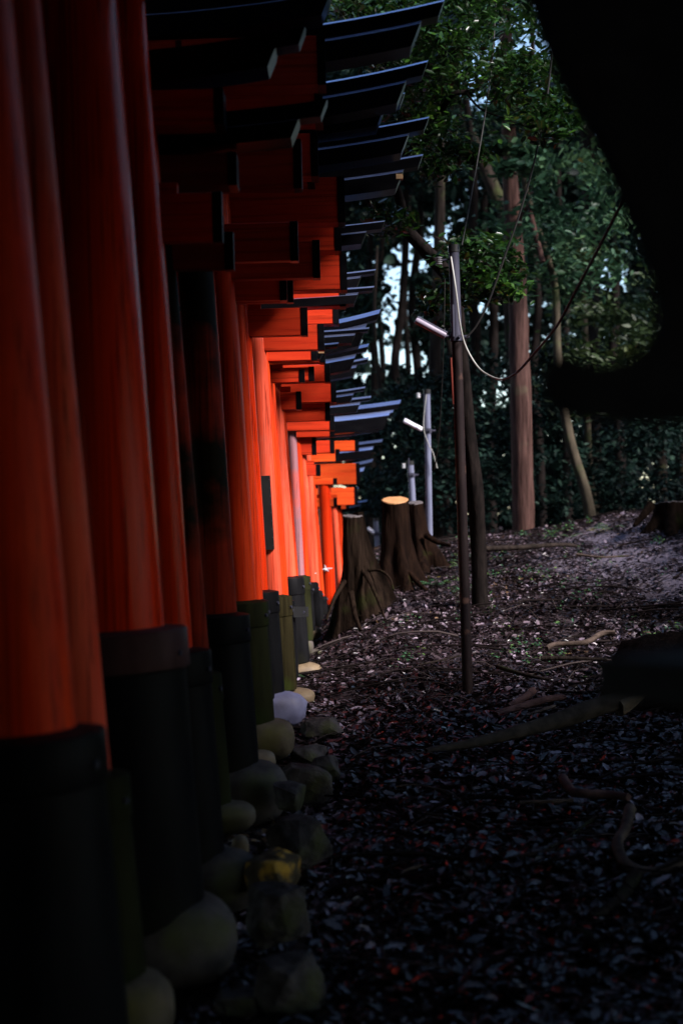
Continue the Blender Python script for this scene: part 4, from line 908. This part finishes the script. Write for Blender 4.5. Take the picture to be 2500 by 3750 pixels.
# far wood: one mass of foliage with openings to the sky
FC = []
rr = random.Random(5)
while len(FC) < 1500:
    x, y, d = rr.uniform(1000, 2750), rr.uniform(-420, 1990), rr.uniform(38, 52)
    if gapw(x, y): continue
    if 1330 < x < 1570 and 830 < y < 1420 and rr.random() < 0.5: continue
    FC.append((x, y, d, rr.uniform(0.5, 1.0)))
C = clumps([P(x, y, d) for x, y, d, r in FC], [r for *_, r in FC], 46, 0.7)
L_ = 0.34*(0.6+0.8*rng.random(len(C)))
V, Q, r_ = leaves(C, L_, L_*0.6, up=0.1, fold=0.2, curl=0.2)
ff = np_mesh('distant_wood', V, Q, M['leaffar'], r_); tag(ff, 'dark mass of distant woodland foliage behind the nearer trees', 'woodland', kind='stuff')

# added unseen trees outside the frame, placed to shade the gates and near ground
rg = np.random.default_rng(77)
cp = rg.normal(size=(220, 3)); cp /= np.linalg.norm(cp, axis=1)[:, None]
cp *= (rg.random((220, 1))**0.33)*np.array([2.9, 2.9, 2.0])
C = clumps(cp, np.full(220, 0.8), 30, 0.7, rg)
L_ = 0.36*(0.7+0.6*rg.random(len(C)))
V, Q, r_ = leaves(C, L_, L_*0.55, up=0.3, rg=rg)
proto = None
spots = [(6.2, -4.9, 2.6), (6.2, -0.4, 3.1), (6.6, 1.4, 3.3), (6.2, -3.4, 6.0), (6.5, -0.6, 6.2), (4.7, 2.6, 6.7), (1.2, -1.5, 6.4), (2.6, 2.4, 7.0), (-2.6, 1.5, 6.6), (-3.2, 6.0, 7.2),
         (0, -6, 1.8), (-4.2, -4.8, 1.8), (3.4, -5.6, 1.8), (0, -5, 5.6), (-6.4, 0, 2.3), (-6.4, 5, 2.3),
         (-6.4, 10, 2.6), (-6.6, 3, 6.2), (-6.8, 9, 6.6), (-6.4, 15, 2.6), (-6.8, 20, 3.0), (-6.8, 15.5, 6.8),
         (-3.2, -6.5, -0.2), (1.0, -7.0, -0.2), (5.0, -6, -0.2), (-6, -2.5, -0.2), (4.6, 28, 13), (-3.0, 25, 9.8), (9.5, 24, 8.6), (0.2, 30, 13.5), (-7, 23, 9), (6.5, 29, 13), (-4.4, 10.5, 8.8), (15, 22, 5),
         (8.8, 11.5, 1.0), (9.0, 16, 1.2), (9.0, 20.5, 1.4), (7.4, 13, 12.4), (7.4, 18.5, 12.4), (3.5, 5.6, 5.2, .5), (3.6, 6.5, 5.6, .5), (8.0, 5.4, 3.3), (2.9, -4.0, 4.0), (-2.4, -4.2, 4.2), (4.5, 7.4, 1.7, .38)]
for k, (x, y, z, *sc_) in enumerate(spots):
    gz = ground(x, y)
    root = empty('evergreen_tree', (x, y, gz-0.2), 'added evergreen outside the frame, placed to shade the gates', 'tree', 'added shade trees around the gates')
    mb = MB(); H = z+EYE-gz
    side = 3.4*math.copysign(1, x) if abs(x) < 3.0 else 0
    mb.tube([(side, 0, 0), (side*0.9+0.1, 0, H*0.5), (side*0.2, 0, H*0.9), (0, 0, H+1)], [0.17, 0.14, 0.1, 0.04], 12, wob=0.15, seed=k)
    mb.build('trunk', M['bark'], root, angle=70)
    if proto is None:
        proto = np_mesh('crown', V, Q, M['leafshade'], r_, root); cr_ = proto
    else:
        cr_ = proto.copy(); COL.objects.link(cr_); cr_.parent = root
    cr_.location = (0, 0, H+0.2); cr_.rotation_euler = (0, 0, k*1.3)
    if sc_: cr_.scale = (sc_[0],)*3

# ------------------------------------------------------------------ ferns and seedlings
def fern(px, py, d, n, L, label, mat='fern', seed=0):
    rg_ = random.Random(seed); c = P(px, py, d); c.z = ground(c.x, c.y)
    VV = []; QQ = []; RR = []
    for k in range(n):
        a = 2*math.pi*k/n + rg_.uniform(-0.3, 0.3); l = L*rg_.uniform(0.7, 1.15)
        up = rg_.uniform(0.35, 0.9)
        for j in range(11):
            t = (j+1)/11; r = l*t; z = l*up*(t - 0.75*t*t)
            p = Vector((math.cos(a)*r, math.sin(a)*r, z+0.01))
            wv = l*0.24*math.sin(math.pi*min(1, t*0.9+0.08))
            for s in (1, -1):
                dr = Vector((-math.sin(a)*s+math.cos(a)*0.5, math.cos(a)*s+math.sin(a)*0.5, -0.15))
                nw = Vector((math.cos(a), math.sin(a), 0.1))*l*0.034
                o = len(VV); VV += [p-nw, p+dr*wv*0.5-nw*0.8, p+dr*wv, p+nw]; QQ.append((o, o+1, o+2, o+3)); RR.append(rg_.random())
    o = np_mesh('fern', np.array([tuple(v) for v in VV]), np.array(QQ), M[mat], np.array(RR)); o.location = c
    return tag(o, label, 'fern', 'small green plants on the forest floor')
fern(1590, 2045, 16.8, 7, 0.26, 'bluish green fern at the right foot of the fresh-cut stump', seed=1)
fern(1565, 2000, 17.2, 5, 0.16, 'yellow-green fern tuft above the bluish fern by the stump', 'fernyellow', 2)
fern(2235, 1915, 19.2, 7, 0.28, 'broad green fern on the crest between pale trunk and mossy stump', seed=3)
fern(2190, 1915, 19.4, 5, 0.2, 'yellowing fern at the foot of the bending pale trunk', 'fernyellow', 4)
fern(2085, 1935, 19.6, 5, 0.18, 'low fern left of the bending pale trunk', seed=5)
fern(1955, 2405, 12.1, 6, 0.12, 'small fern in the litter right of the nearest pole', seed=6)
fern(2235, 2390, 12.2, 5, 0.13, 'fresh green fern tuft beside the blurred block', seed=7)
fern(1125, 2480, 13.0, 6, 0.14, 'bright green fern under the strapped sleeve', seed=8)
fern(2165, 2420, 11.9, 4, 0.08, 'tiny fern below the curved mossy branch', seed=9)
fern(1450, 2440, 12.5, 4, 0.09, 'lone tiny fern in the litter left of the nearest pole', seed=10)
def seedling(px, py, d, h, n, label, mat='leafnear', seed=0, ls=0.05):
    rg_ = np.random.default_rng(seed); c = P(px, py, d); c.z = ground(c.x, c.y)
    root = empty('seedling', c, label, 'seedling', 'small green plants on the forest floor')
    mb = MB(); mb.tube([(0, 0, -0.02), (0.01, 0, h*0.5), (-0.01, 0.01, h)], [0.004, 0.003, 0.0015], 6); mb.build('stem', M['bark'], root)
    t = rg_.random(n); C = np.stack([rg_.normal(size=n)*0.05, rg_.normal(size=n)*0.05, h*(0.25+0.8*t)], axis=1)
    V, Q, r_ = leaves(C, ls, ls*0.45, up=0.4, rg=rg_); np_mesh('foliage', V, Q, M[mat], r_, root)
seedling(1662, 2040, 14.8, 0.62, 26, 'leggy seedling beside the nearest pole, left of the crooked trunk', 'leafolive', 1, 0.06)
seedling(1790, 2100, 14.5, 0.3, 12, 'low seedling right of the crooked trunk', 'leafnear', 2)
seedling(2400, 1985, 17.5, 0.12, 14, 'small bright seedling below the mossy broken stump', 'fern', 3)
seedling(2150, 2120, 15.2, 0.08, 10, 'tiny green seedling in the middle of the mound', 'fern', 4)
seedling(2060, 2200, 14.2, 0.07, 9, 'tiny green seedling low on the mound', 'fern', 5)
